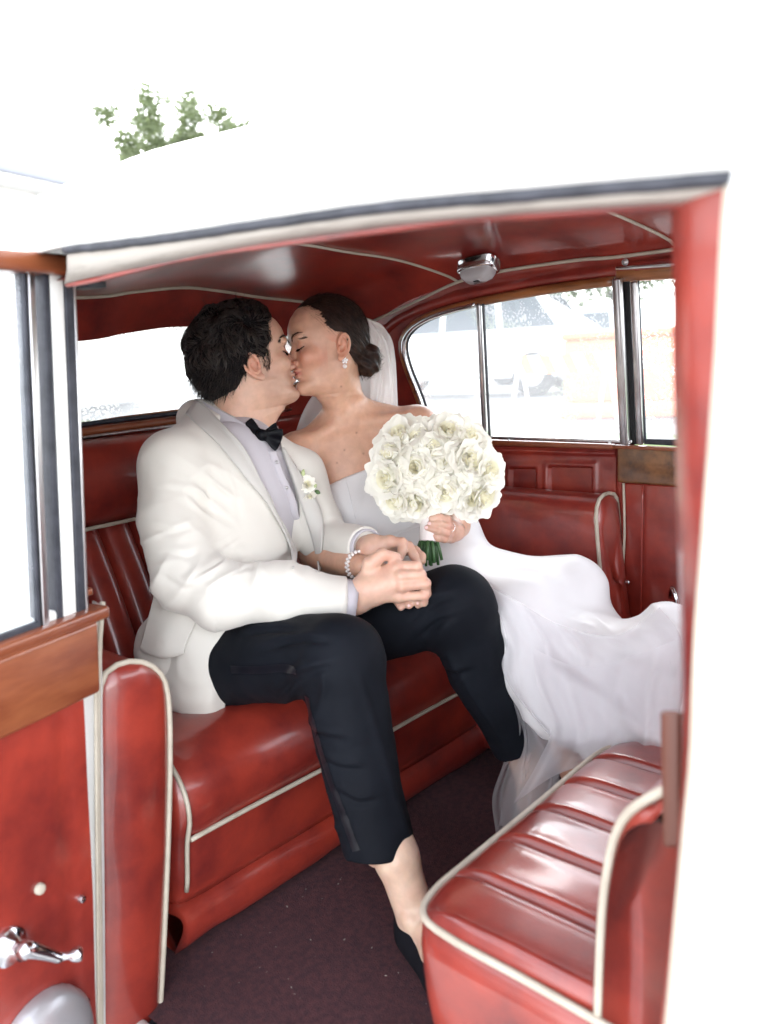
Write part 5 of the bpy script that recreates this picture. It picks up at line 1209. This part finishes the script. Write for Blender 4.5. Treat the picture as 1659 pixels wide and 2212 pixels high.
# hips and legs under the gown
bhp = D(880, 1230, 2.12); bk1, bk2 = D(1215, 1295, 1.93), D(1130, 1330, 1.84); ba1, ba2 = A(bk1[0] + .12, bk1[1] + .02, .12), A(bk2[0] + .12, bk2[1] + .06, .12)
V = Vol(np.min([bhp, bk1, bk2, ba1, ba2], 0) - .13, np.max([bhp, bk1, bk2, ba1, ba2, D(820, 1150, 2.13)], 0) + .13, .008)
for p, q, r1, r2 in ((D(820, 1150, 2.13), bhp, .09, .11), (bhp, bk1, .08, .05), (bhp, bk2, .08, .05), (bk1, ba1, .045, .03), (bk2, ba2, .045, .03)): V.cone(p, q, r1, r2, .03)
b4v, b4f = V.mesh()
BSK = (.60, .345, .24)
bc1 = skin_col(b1v, BSK, BF, BS_, lips=(.42, .10, .09), blush=.55)
n_ = vnoise(b1v, 30, 3)[:, None]; bc1 = bc1*(1 + .06*n_)
R_ = np.random.default_rng(12)
for x_, y_ in ((737, 835), (744, 972), (785, 980), (770, 935), (728, 1000), (812, 860), (700, 1020)):
    h = bvh(b1v, b1f) if x_ == 737 else h_tree
    h_tree = h; q = on(h_tree, x_, y_, 0)
    if q is not None: m = np.exp(-((b1v - q)**2).sum(1)/.0022**2)[:, None]; bc1 = bc1*(1 - .7*m) + .7*m*A(.12, .05, .035)
BV, BFc = joinm([(b1v, b1f), (b2v, b2f), (b3v, b3f), (b4v, b4f)])
bride = fast_mesh('person', BV, BFc, skin, None, np.vstack([bc1, hand_col(b2v, (.60, .36, .27), []), hand_col(b3v, (.60, .36, .27), [f_[1] for f_ in fl_]), flat_col(b4v, BSK)]))
tag(bride, 'woman in white strapless wedding gown with dark sleek bun, eyes closed in a kiss', 'person')
btree = bvh(b1v, b1f)
brown = mat('brown_hair', (.014, .007, .006), .5, col2=(.040, .020, .014), vscale=60, spec=.25)
browm = mat('soft_brow_hair', (.085, .05, .036), .7, spec=.1)
for s_ in (-1, 1): eyebrow(BF, btree, s_, BS_, browm, bride, seed=31 + s_, thick=.0018, lift=-.0015)
for s_ in (-1, 1): lashes(BF, btree, s_, BS_, bride, brown, seed=41 + s_)
# painted nails
nailm = mat('pale_pink_nail', (.80, .52, .50), .15, coat=.8)
for i, (p, n2) in enumerate(((fl_[2][3], fl_[2][2]), (fl_[1][3], fl_[1][2]), (D(902, 1302, 1.698), D(862, 1262, 1.725)), (D(884, 1308, 1.70), D(856, 1272, 1.73)))):
    ax_ = (p - n2)/np.linalg.norm(p - n2); u = np.cross(ax_, -CF); u /= np.linalg.norm(u); nn = np.cross(u, ax_); nn = nn if nn @ CF < 0 else -nn
    grid('fingernail', [[p + ax_*(.0045*s_ + .001) + u*.0042*t*(1 - .25*max(0, s_)**2) + nn*(.0069 - .002*t*t - .0012*s_*s_) for t in np.linspace(-1, 1, 7)] for s_ in np.linspace(-1, 1.1, 7)], nailm, bride, .0006)
# ---- sleek hair and low bun
V = Vol(BF[0] - .17, BF[0] + .17, .0024); V.frame(*BF)
V.ell(A(-.012, 0, .042)*BS_, A(.0985, .0785, .0925)*BS_, .01); V.ell(A(-.036, 0, .0)*BS_, A(.069, .066, .068)*BS_, .02)
bz = [(-.14, -.06), (-.062, -.052), (-.04, -.040), (-.02, -.032), (.005, -.026), (.022, -.010), (.034, .012), (.045, .029), (.06, .041), (.08, .058), (.10, .076), (.14, .105)]
V.put(lambda p: -hairline(p, bz, BS_), A(-.2, -.2, -.2), A(.2, .2, .2), .010, 'c')
V.put(lambda p: p[..., 2] + .064, A(-.2, -.2, -.2), A(.2, .2, .2), .01, 'c')
bun = A(-.092, .012, -.038)*BS_
V.ell(bun, A(.034, .042, .036), .012); V.ell(bun + A(-.006, .018, .014), A(.026, .026, .022), .006); V.ell(bun + A(-.002, .010, -.018), A(.027, .030, .018), .006)
for s_ in (-1, 1): V.ell(A(-.014, s_*.082, -.006)*BS_, A(.021, .024, .034)*BS_, .004, mode='c')
V.frame(None, None); gv, gf = V.mesh(); gn = vnormals(gv, gf); lq = lcoord(BF, gv)
# combed grooves run from the hairline to the bun
ph = np.arctan2(lq[:, 1], lq[:, 2] + .03)
gv = gv + gn*(.00022*np.sin(ph*120 + 2*vnoise(gv, 20, 1)) + .0004*vnoise(np.stack([ph*30, lq[:, 0]*14, 0*ph], 1), 1, 2))[:, None]
bn = np.exp(-((lq - bun)**2).sum(1)/.05**2); gv = gv + gn*(bn*.004*np.sin((lq[:, 2] - lq[:, 0]*.8)*260 + 3*vnoise(gv, 25, 3)))[:, None]
bhair = fast_mesh('hair', gv, gf, brown, bride)
R_ = np.random.default_rng(5); sel = R_.choice(len(gv), 4200); L_ = lq[sel]; tgt = loc(BF, bun)
d_ = tgt - gv[sel]; d_ -= gn[sel]*(d_*gn[sel]).sum(1)[:, None]; d_ /= np.linalg.norm(d_, axis=1)[:, None] + 1e-6
strands('hair_lengths', gv[sel] + gn[sel]*.0002, d_ - .03*gn[sel] + .03*R_.standard_normal((len(sel), 3)), .03, .0003, brown, bhair, 5, wave=.0003, jit=.3, seed=7)
# ---- earring
gem = mat('crystal', (.9, .88, .9), .03, spec=1.0, coat=1.0); pearl = mat('pearl', (.80, .74, .72), .22, coat=.6, coat_r=.1)
ep = on(btree, 743, 778, .004, 1.95)
def ball(name, c, r, m, parent, n=10):
    return lathe(name, [(r*math.sin(t) + 1e-5, -r*math.cos(t)) for t in np.linspace(.05, math.pi - .05, n)], c, (0, 0, 1), m, parent, 12)
er = ball('earring', ep, .0028, gem, bride)
for k_ in range(5):
    t = k_*2*math.pi/5 + .3; ball('earring_gem', ep + (CR*math.cos(t) + CU*math.sin(t))*.0052, .0030, gem, er)
ball('earring_pearl', ep - CU*.0135 - CF*.001, .0056, pearl, er)
# ---- pearl bracelet, two rows
ax_ = (bwr - D(722, 1212, 1.90)); ax_ /= np.linalg.norm(ax_); bc = D(775, 1221, 1.795); u = np.cross(ax_, A(0, 0, 1)); u /= np.linalg.norm(u); v_ = np.cross(u, ax_)
br = None
th = np.linspace(0, 2*math.pi, 40, endpoint=False); core = np.array([bc + .0275*(math.cos(t)*u + math.sin(t)*v_*1.05) for t in th])
br = tube('bracelet', core, .0012, dullchrome, bride, 6, True)
proto = ball('pearl', A(0, 0, 0), .0038, pearl, None); pm = proto.data; bpy.data.objects.remove(proto)
for row_ in (-1, 1):
    for k_ in range(21):
        t = (k_ + (row_ > 0)*.5)*2*math.pi/21; o = bpy.data.objects.new('pearl', pm); COL.objects.link(o); o.parent = br
        o.location = bc + ax_*.0042*row_ + .0285*(math.cos(t)*u + math.sin(t)*v_*1.05)
# ---- gold ring
rc = (fl_[1][0]*.35 + fl_[1][1]*.65); ra = fl_[1][1] - fl_[1][0]; ra /= np.linalg.norm(ra); u = np.cross(ra, A(0, 0, 1)); u /= np.linalg.norm(u); v_ = np.cross(u, ra)
gold = mat('rose_gold', (.75, .50, .40), .2, 1.0)
rg = tube('ring', [rc + .0102*(math.cos(t)*u + math.sin(t)*v_) for t in np.linspace(0, 2*math.pi, 28, endpoint=False)], .0016, gold, bride, 6, True)
for t in np.linspace(0, 2*math.pi, 18, endpoint=False): ball('ring_stone', rc + .0112*(math.cos(t)*u + math.sin(t)*v_), .0015, gem, rg, 6)
# ---- gown bodice
gown = mat('white_satin_gown', (.70, .69, .70), .45, col2=(.67, .66, .67), vscale=5, sheen=.2, spec=.35, bump=.08, bscale=300)
V = Vol(D(820, 1120, 2.1) - .28, D(820, 1120, 2.1) + .28, .0042)
V.ell(D(778, 1030, 2.14), A(.160, .095, .16), .03, BM); V.ell(D(742, 1092, 2.085), A(.068, .062, .070), .03, BM); V.ell(D(852, 1066, 2.10), A(.068, .062, .070), .03, BM)
V.ell(D(822, 1165, 2.12), A(.132, .098, .11), .05, BM); V.ell(D(850, 1235, 2.10), A(.16, .12, .09), .05, BM)
tp = [(300, 1160), (560, 1105), (680, 1066), (694, 1056), (745, 1031), (800, 1010), (900, 992), (1100, 960), (1100, 500), (300, 500)]
V.put(lambda p: polyd(*pxdepth(p)[:2], tp)*pxdepth(p)[2]/FPX, D(820, 1120, 2.1) - .3, D(820, 1120, 2.1) + .3, .003, 'c')
gv, gf = V.mesh(); gn = vnormals(gv, gf); xx, yy, zz = pxdepth(gv.astype(np.float32))
gv = gv + gn*(.0025*vnoise(gv, 14, 2) + .004*np.exp(-((yy - 1150)/14.)**2)*(ridged(np.stack([xx*.006, yy*.02, zz], 1), 1.4, 3) - .4))[:, None]
bod = fast_mesh('gown_bodice', relax(gv, gf, 1, .5), gf, gown, bride); bdt = bvh(gv, gf)
for pts in ([(746, 1032), (758, 1080), (768, 1120), (776, 1160)], [(770, 1165), (830, 1158), (880, 1142), (905, 1128)]):
    q = ons(bdt, pts, .0006, 24)
    if len(q) > 4: tube('gown_seam', q, .0011, gown, bod, 5)
# ---- gown skirt: over the knees, then spilling forward into a train
V = Vol(np.min([bhp, bk1, bk2, D(1100, 1600, 1.8)], 0) - .2, np.max([bhp, bk1, D(1450, 1400, 1.6), D(1400, 1600, 1.6)], 0) + .16, .006)
V.ell(D(880, 1240, 2.10), (.16, .16, .10), .06)
V.cone(D(900, 1238, 2.10), bk1, .108, .086, .07); V.cone(D(880, 1275, 2.02), bk2, .10, .085, .08)
V.cone(bk1, D(1318, 1480, 1.84), .086, .10, .06); V.cone(bk2, D(1215, 1500, 1.79), .085, .085, .06)
V.cone(D(1300, 1435, 1.79), D(1445, 1392, 1.66), .085, .068, .05); V.cone(D(1290, 1470, 1.77), D(1330, 1590, 1.68), .10, .07, .06); V.cone(D(1440, 1410, 1.65), D(1440, 1560, 1.60), .07, .07, .06)
V.cone(D(1180, 1430, 1.80), D(1250, 1530, 1.76), .075, .075, .06)
V.ell(D(992, 1165, 2.06), (.055, .06, .085), .05)
gv, gf = V.mesh(); gn = vnormals(gv, gf); xx, yy, zz = pxdepth(gv.astype(np.float32))
def rid(P, sc, seed, p=1.6): return np.clip(1 - np.abs(vnoise(P, sc, seed))*1.6, 0, 1)**p
fx = np.stack([(xx*.50 - yy*.87)*.010, (xx*.87 + yy*.50)*.0014, zz*.6], 1)
k1 = smoothstep(960, 1100, xx); low_ = smoothstep(1300, 1400, yy)
# long soft folds run from the lap toward the spill of the train
ang = np.arctan2(yy - 1230, xx - 1010); rad_ = np.hypot(xx - 1010, yy - 1230)
f2_ = np.stack([ang*5.2 + .3*vnoise(gv, 6, 2), rad_*.0028, zz*.8], 1)
gv = gv + gn*(k1*.013*(rid(fx, 1.0, 3) - .3)*(1 - low_) + .004*vnoise(gv, 8, 4) + smoothstep(180, 320, rad_)*.016*(rid(f2_, 1.25, 8) - .3) + low_*.010*(rid(f2_, 3.1, 11) - .3))[:, None]
gv = relax(gv, gf, 1, .5); skirt = fast_mesh('gown_skirt', gv, gf, gown, bride); sktree = bvh(gv, gf)
# ---- tulle: veil behind the head and layers over the skirt
def tulle_mat(name, dens, col=(.86, .84, .87)):
    m = bpy.data.materials.new(name); m.use_nodes = True; N, L = m.node_tree.nodes, m.node_tree.links; N.clear()
    out = N.new('ShaderNodeOutputMaterial'); t = N.new('ShaderNodeBsdfTransparent'); d = N.new('ShaderNodeBsdfDiffuse'); s = N.new('ShaderNodeBsdfTranslucent')
    d.inputs[0].default_value = s.inputs[0].default_value = (*col, 1); m1 = N.new('ShaderNodeMixShader'); m1.inputs[0].default_value = .5; m2 = N.new('ShaderNodeMixShader'); m2.inputs[0].default_value = dens
    L.new(d.outputs[0], m1.inputs[1]); L.new(s.outputs[0], m1.inputs[2]); L.new(t.outputs[0], m2.inputs[1]); L.new(m1.outputs[0], m2.inputs[2]); L.new(m2.outputs[0], out.inputs[0]); return m
tul = tulle_mat('white_tulle', .30); veilm = tulle_mat('veil_tulle', .68, (.93, .90, .89))
comb_p = loc(BF, A(-.098, .01, .060))
def fan_fold(amp, freq, seed, dirv=None):
    def f(G):
        n, m = G.shape[:2]; t = np.linspace(0, 1, m)[None, :]; s = np.linspace(0, 1, n)[:, None]
        w = amp*np.sin(t*freq + 2*np.sin(s*3 + seed) + 1.5*vnoise(np.stack([t*5 + 0*s, s*2 + 0*t, 0*t*s + seed], -1), 1, 3))*smoothstep(0, .3, s); return w[..., None]*(-CF)
    return f
veil = sheet('veil', [[D(786, 690, 2.085), D(790, 688, 2.10), D(797, 690, 2.11), D(803, 694, 2.115)], [D(770, 740, 2.12), D(798, 722, 2.125), D(826, 708, 2.13), D(842, 724, 2.13)], [D(735, 800, 2.155), D(780, 790, 2.15), D(826, 776, 2.14), D(854, 775, 2.14)], [D(672, 860, 2.19), D(740, 855, 2.20), D(815, 848, 2.18), D(858, 845, 2.155)], [D(640, 930, 2.22), D(735, 930, 2.26), D(830, 920, 2.24), D(862, 910, 2.20)], [D(625, 1010, 2.24), D(735, 1010, 2.28), D(840, 1000, 2.26), D(880, 990, 2.22)]], veilm, bride, 50, 60, wr=fan_fold(.006, 24, 1))
sheet('veil_layer', [[D(790, 694, 2.07), D(796, 690, 2.085), D(801, 694, 2.10)], [D(796, 740, 2.09), D(815, 728, 2.09), D(834, 736, 2.10)], [D(800, 800, 2.11), D(826, 795, 2.11), D(848, 798, 2.12)], [D(800, 880, 2.15), D(830, 876, 2.15), D(852, 872, 2.15)]], veilm, veil, 40, 40, wr=fan_fold(.005, 16, 4))
# tulle lying over the skirt and falling past his shin to the floor
def lay(name, rows, m, parent, tree, off, nu, nv, amp, freq, seed, fall):
    C = np.array(rows, float); C = np.dstack([C, np.zeros(C.shape[:2])]); a_ = np.array([spline(r, nv) for r in C]); Q = np.array([spline(a_[:, j], nu) for j in range(nv)]).transpose(1, 0, 2)[..., :2]
    dep_ = np.full((nu, nv), np.nan)
    for i in range(nu):
        for j in range(nv):
            h = tree.ray_cast(CV, Vector(ray(*Q[i, j])).normalized())
            if h[0] is not None: dep_[i, j] = (A(*h[0]) - CAM) @ CF
    fb = np.array(fall, float); fb = np.array([np.interp(np.linspace(0, 1, nv), np.linspace(0, 1, fb.shape[1]), r) for r in fb]); fb = np.array([np.interp(np.linspace(0, 1, nu), np.linspace(0, 1, len(fb)), fb[:, j]) for j in range(nv)]).T
    dep_ = np.where(np.isnan(dep_), fb, np.minimum(dep_, fb + .03))
    for _ in range(14):
        p_ = np.pad(dep_, 1, mode='edge'); sm = (p_[:-2, 1:-1] + p_[2:, 1:-1] + p_[1:-1, :-2] + p_[1:-1, 2:])/4; dep_ = np.minimum(.5*dep_ + .5*sm, dep_ + .002)
    s_, t_ = np.meshgrid(np.linspace(0, 1, nu), np.linspace(0, 1, nv), indexing='ij')
    ph_ = t_*freq + 1.2*np.sin(s_*2.6 + seed) + 1.8*vnoise(np.stack([t_*3.2, s_*1.4, 0*t_ + seed], -1), 1, 4)
    w_ = amp*(.5 + .5*np.sin(ph_))**2.2*(.35 + .65*smoothstep(0, .25, s_))
    return grid(name, [[D(*Q[i, j], dep_[i, j] - off - w_[i, j]) for j in range(nv)] for i in range(nu)], m, parent)
tul2 = tulle_mat('white_tulle_dense', .42, (.86, .85, .88))
lay('tulle_layer', [[(1052, 1262), (1120, 1300), (1210, 1350), (1330, 1372), (1425, 1312)], [(1094, 1375), (1160, 1390), (1240, 1415), (1350, 1410), (1468, 1370)], [(1084, 1440), (1150, 1470), (1250, 1495), (1360, 1480), (1475, 1450)], [(1112, 1500), (1165, 1545), (1265, 1565), (1365, 1550), (1470, 1530)], [(1165, 1560), (1200, 1600), (1280, 1630), (1350, 1640), (1440, 1620)]], tul2, skirt, sktree, .006, 60, 90, .016, 30, 2, [[1.76, 1.78, 1.80, 1.74, 1.62], [1.76, 1.73, 1.70, 1.66, 1.60], [1.77, 1.72, 1.68, 1.62, 1.58], [1.78, 1.74, 1.66, 1.60, 1.55], [1.76, 1.70, 1.60, 1.55, 1.52]])
lay('tulle_layer', [[(1150, 1400), (1250, 1440), (1360, 1420), (1465, 1380)], [(1160, 1480), (1260, 1500), (1370, 1490), (1470, 1470)], [(1190, 1570), (1270, 1580), (1370, 1575), (1460, 1560)], [(1160, 1650), (1262, 1622), (1345, 1648), (1430, 1640)], [(1110, 1735), (1215, 1668), (1330, 1650), (1425, 1662)]], tul2, skirt, sktree, .022, 60, 70, .014, 24, 7, [[1.72, 1.68, 1.62, 1.58], [1.70, 1.66, 1.60, 1.55], [1.70, 1.63, 1.57, 1.53], [1.70, 1.60, 1.545, 1.515], [1.72, 1.60, 1.53, 1.505]])
sheet('tulle_layer', [[D(1088, 1396, 1.80), D(1110, 1410, 1.775), D(1150, 1440, 1.75)], [D(1084, 1470, 1.80), D(1125, 1490, 1.775), D(1180, 1510, 1.75)], [D(1112, 1570, 1.83), D(1150, 1580, 1.80), D(1215, 1570, 1.76)], [D(1085, 1650, 1.88), D(1140, 1650, 1.82), D(1215, 1640, 1.76)], [D(1062, 1720, 1.90), D(1125, 1730, 1.84), D(1200, 1700, 1.76)], [D(1070, 1800, 1.90), D(1130, 1800, 1.84), D(1190, 1780, 1.76)]], tul, skirt, 80, 60, wr=fan_fold(.012, 17, 5))
sheet('tulle_layer', [[D(1105, 1500, 1.79), D(1130, 1520, 1.76), D(1170, 1540, 1.74)], [D(1130, 1600, 1.82), D(1155, 1610, 1.78), D(1210, 1600, 1.74)], [D(1100, 1690, 1.86), D(1150, 1690, 1.80), D(1215, 1650, 1.72)], [D(1078, 1790, 1.87), D(1130, 1780, 1.80), D(1200, 1730, 1.72)]], tul, skirt, 60, 50, wr=fan_fold(.014, 12, 8))
# ================================================================== bouquet of white roses
petalm = mat('white_rose_petal', (.93, .915, .83), .6, col2=(.94, .93, .87), vscale=30, transl=.28)
corem = mat('cream_rose_heart', (.92, .89, .70), .6, col2=(.93, .91, .78), vscale=40, transl=.25)
stemm = mat('green_stem', (.035, .085, .025), .45, col2=(.06, .14, .05), vscale=25)
leafm = mat('green_leaf', (.05, .11, .035), .5, col2=(.10, .18, .06), vscale=30)
ribbonm = mat('ivory_ribbon', (.76, .70, .68), .4, bump=.2, bscale=120, stretch=(1, 1, 8))
def petal_mesh(name, r0, r1, H, w, flare, seed, m, nu=11, nv=10):
    R = np.random.default_rng(seed); ph = R.random(4)*6.28; V, F = [], []
    for j in range(nv):
        v = j/(nv-1)
        for i in range(nu):
            u = -1 + 2*i/(nu-1); wv = w*min(1, .55 + 1.1*v)*math.sqrt(max(.30, 1 - max(0, (v - .70)/.34)**2)); top = 1 - .07*abs(u)**2.6 + .03*math.sin(u*5 + ph[0])*v
            rho = r0 + (r1 - r0)*v**1.35 + flare*v**5*(1 + .35*math.sin(u*4 + ph[1])) + .0012*math.sin(u*6 + ph[2])*v
            h = H*v*top - flare*.7*max(0, v - .8)/.2*(.8 + .3*math.sin(u*3 + ph[3])); an = u*wv
            V.append((rho*math.cos(an), rho*math.sin(an), h))
    for j in range(nv-1):
        for i in range(nu-1): a_ = j*nu + i; F.append((a_, a_+1, a_+nu+1, a_+nu))
    me = bpy.data.meshes.new(name); me.from_pydata(V, [], F); me.polygons.foreach_set('use_smooth', [True]*len(F)); me.materials.append(m); return me
PET = {}
for li, (r0, r1, H, w, fl0) in enumerate(((.007, .0195, .0350, 1.05, .0022), (.008, .0245, .0335, 1.0, .0045), (.008, .0300, .0300, .92, .0065))):
    PET[li] = [petal_mesh('petal', r0, r1*(1 + .06*k_), H*(1 - .05*k_), w, fl0, 10*li + k_, petalm if li else petalm) for k_ in range(4)]
def heart_mesh(seed):
    """tightly furled centre: a few wrapped spiral sheets"""
    R = np.random.default_rng(seed); V, F = [], []; ph0 = R.random()*6.28
    for s_ in range(9):
        o = len(V); n, m_ = 20, 6; rr0 = .0018 + .00165*s_
        for i in range(n):
            t = i/(n-1); an = ph0 + s_*2.25 + t*(3.6 - .12*s_) + .15*R.normal(); rr = rr0 + .0012*t
            an = ph0 + s_*2.25 + t*(3.6 - .12*s_)
            for j in range(m_):
                v = j/(m_-1); fl_ = .0011*s_*.25*v**4; r_ = rr*(.62 + .42*v) + fl_; V.append((r_*math.cos(an), r_*math.sin(an), .008 + (.0262 - .0009*s_)*v*(1 - .16*abs(2*t-1)**3)))
        for i in range(n-1):
            for j in range(m_-1): a_ = o + i*m_ + j; F.append((a_, a_+m_, a_+m_+1, a_+1))
    me = bpy.data.meshes.new('rose'); me.from_pydata(V, [], F); me.polygons.foreach_set('use_smooth', [True]*len(F)); me.materials.append(corem); return me
HEARTS = [heart_mesh(i) for i in range(4)]
def rose(parent, c, n, s, seed, counts=(5, 5, 6), name='rose'):
    R = np.random.default_rng(seed); o = bpy.data.objects.new(name, HEARTS[seed % 4]); COL.objects.link(o); o.parent = parent
    q = Vector(n).to_track_quat('Z', 'Y'); M = Matrix.Translation(Vector(c - base_of(parent))) @ q.to_matrix().to_4x4() @ Matrix.Rotation(R.random()*6.28, 4, 'Z') @ Matrix.Scale(s, 4)
    o.matrix_local = M
    op = R.uniform(.94, 1.12)
    for li, cn in enumerate(counts):
        t0 = R.random()*6.28
        for k_ in range(cn):
            p = bpy.data.objects.new('petal', PET[li][R.integers(4)]); COL.objects.link(p); p.parent = o
            tilt = R.normal(0, .05) + (.10*(op - 1)*li)
            p.matrix_local = Matrix.Rotation(t0 + k_*2*math.pi/cn + R.normal(0, .10), 4, 'Z') @ Matrix.Translation((0, 0, -.0015*li + R.normal(0, .0012))) @ Matrix.Rotation(tilt, 4, 'Y') @ Matrix.Diagonal((op, op*R.uniform(.95, 1.08), R.uniform(.94, 1.06), 1))
    return o
bq_c = D(938, 1030, 1.90)
bouquet = thing('bouquet', D(928, 1200, 1.85), 'round bouquet of white roses with ribbon-wrapped green stems in her hand', 'bouquet')
spots = [(903, 940), (972, 928), (896, 1010), (956, 998), (1019, 992), (829, 1034), (838, 980), (961, 1062), (897, 1086), (1026, 1074), (1066, 1018), (1052, 1078), (858, 934), (1020, 940), (850, 1082), (935, 965), (930, 1045), (995, 1040)]
for i, (x_, y_) in enumerate(spots):
    dx, dy = (x_ - 940)/165., (y_ - 1012)/132.; r2 = min(.96, dx*dx + dy*dy); k_ = math.sqrt(1 - r2)
    dep_ = 1.905 - .095*k_; n = CR*dx*1.0 - CU*dy*.85 - CF*(k_*1.0 + .15); n /= np.linalg.norm(n)
    big = 1.40 if i < 15 else 1.1
    rose(bouquet, D(x_, y_, dep_) - n*.028*big, n, big*(.96 + .12*((i*37) % 10)/10), i + 3, (5, 5, 6) if i < 15 else (5, 5, 5))
# soft mound of foliage filling under the blooms
V = Vol(bq_c - .17, bq_c + .17, .006); V.ell(D(938, 1015, 1.935), A(.085, .085, .085), .02); V.cone(D(930, 1075, 1.89), D(928, 1125, 1.865), .07, .022, .03)
v, f = V.mesh(); n = vnormals(v, f); fast_mesh('calyx_mound', v + n*(.008*vnoise(v, 60, 3))[:, None], f, petalm, bouquet)
hb0, hb1 = D(931, 1112, 1.862), D(927, 1170, 1.852); ax_ = hb1 - hb0
lathe('ribbon_wrap', [(.024, 0), (.0235, .2*np.linalg.norm(ax_)), (.0225, .8*np.linalg.norm(ax_)), (.0232, np.linalg.norm(ax_)), (.020, np.linalg.norm(ax_) + .0005)], hb0, ax_, ribbonm, bouquet, 28)
R_ = np.random.default_rng(4)
for k_ in range(18):
    t = k_*2.399; rr = .019*math.sqrt((k_ + .5)/18); off = CR*rr*math.cos(t) + CF*rr*math.sin(t); L_ = .045 + R_.uniform(-.008, .010)
    p0 = hb1 + off*.9 - CU*-.01; p1 = hb1 + off*1.55 - CU*L_ + CR*R_.normal(0, .003)
    tube('stem', [p0, (p0 + p1)/2 + off*.08, p1], R_.uniform(.0028, .0038), stemm, bouquet, 7)
# ---- boutonniere on his lapel
bt = thing('boutonniere', D(660, 1060, 1.80), 'small white rose boutonniere with green buds pinned to the ivory lapel', 'boutonniere')
tt = jt
bc_ = on(jt, 664, 1046, .004, 1.83); dz = float((bc_ - CAM) @ CF)
rose(bt, D(663, 1048, dz - .004) , -CF + CR*.25 + CU*.15, .50, 40, (5, 5, 5)); rose(bt, D(667, 1068, dz - .006), -CF*.6 - CU*.8 + CR*.3, .36, 41, (4, 4, 4))
def leaf(c, d, L, w, parent, m=leafm, bend=.2):
    d = d/np.linalg.norm(d); s_ = np.cross(d, -CF); s_ /= np.linalg.norm(s_); nn = -CF
    return grid('leaf', [[c + d*L*t + s_*w*e*math.sin(math.pi*min(1, t*.93 + .05))**.8 + nn*(bend*L*math.sin(t*2) - abs(e)*.002) for e in (-1, -.5, 0, .5, 1)] for t in np.linspace(0, 1, 8)], m, parent, .0006)
leaf(D(655, 1040, dz - .006), CU*.4 - CR*.5, .014, .006, bt); leaf(D(668, 1070, dz - .004), CU*-.5 - CR*.6, .016, .005, bt); leaf(D(680, 1060, dz - .004), CR*.6 - CU*.3, .014, .005, bt)
budm = mat('pale_green_bud', (.35, .45, .16), .5, col2=(.6, .65, .4), vscale=60)
for (x_, y_, x2, y2, r_) in ((652, 1034, 656, 1014, .0055), (676, 1054, 684, 1046, .005)):
    P = spline([D(x_, y_, dz - .008), D((x_+x2)/2, (y_+y2)/2, dz - .010), D(x2, y2, dz - .010)], 8); tube('bud', P, r_*A(.5, .8, 1, 1.05, 1, .85, .6, .25), budm, bt, 9)
tube('pin_wrap', spline([D(628, 1018, dz - .004), D(640, 1030, dz - .010), D(652, 1042, dz - .006)], 8), .0045, ribbonm, bt, 8)
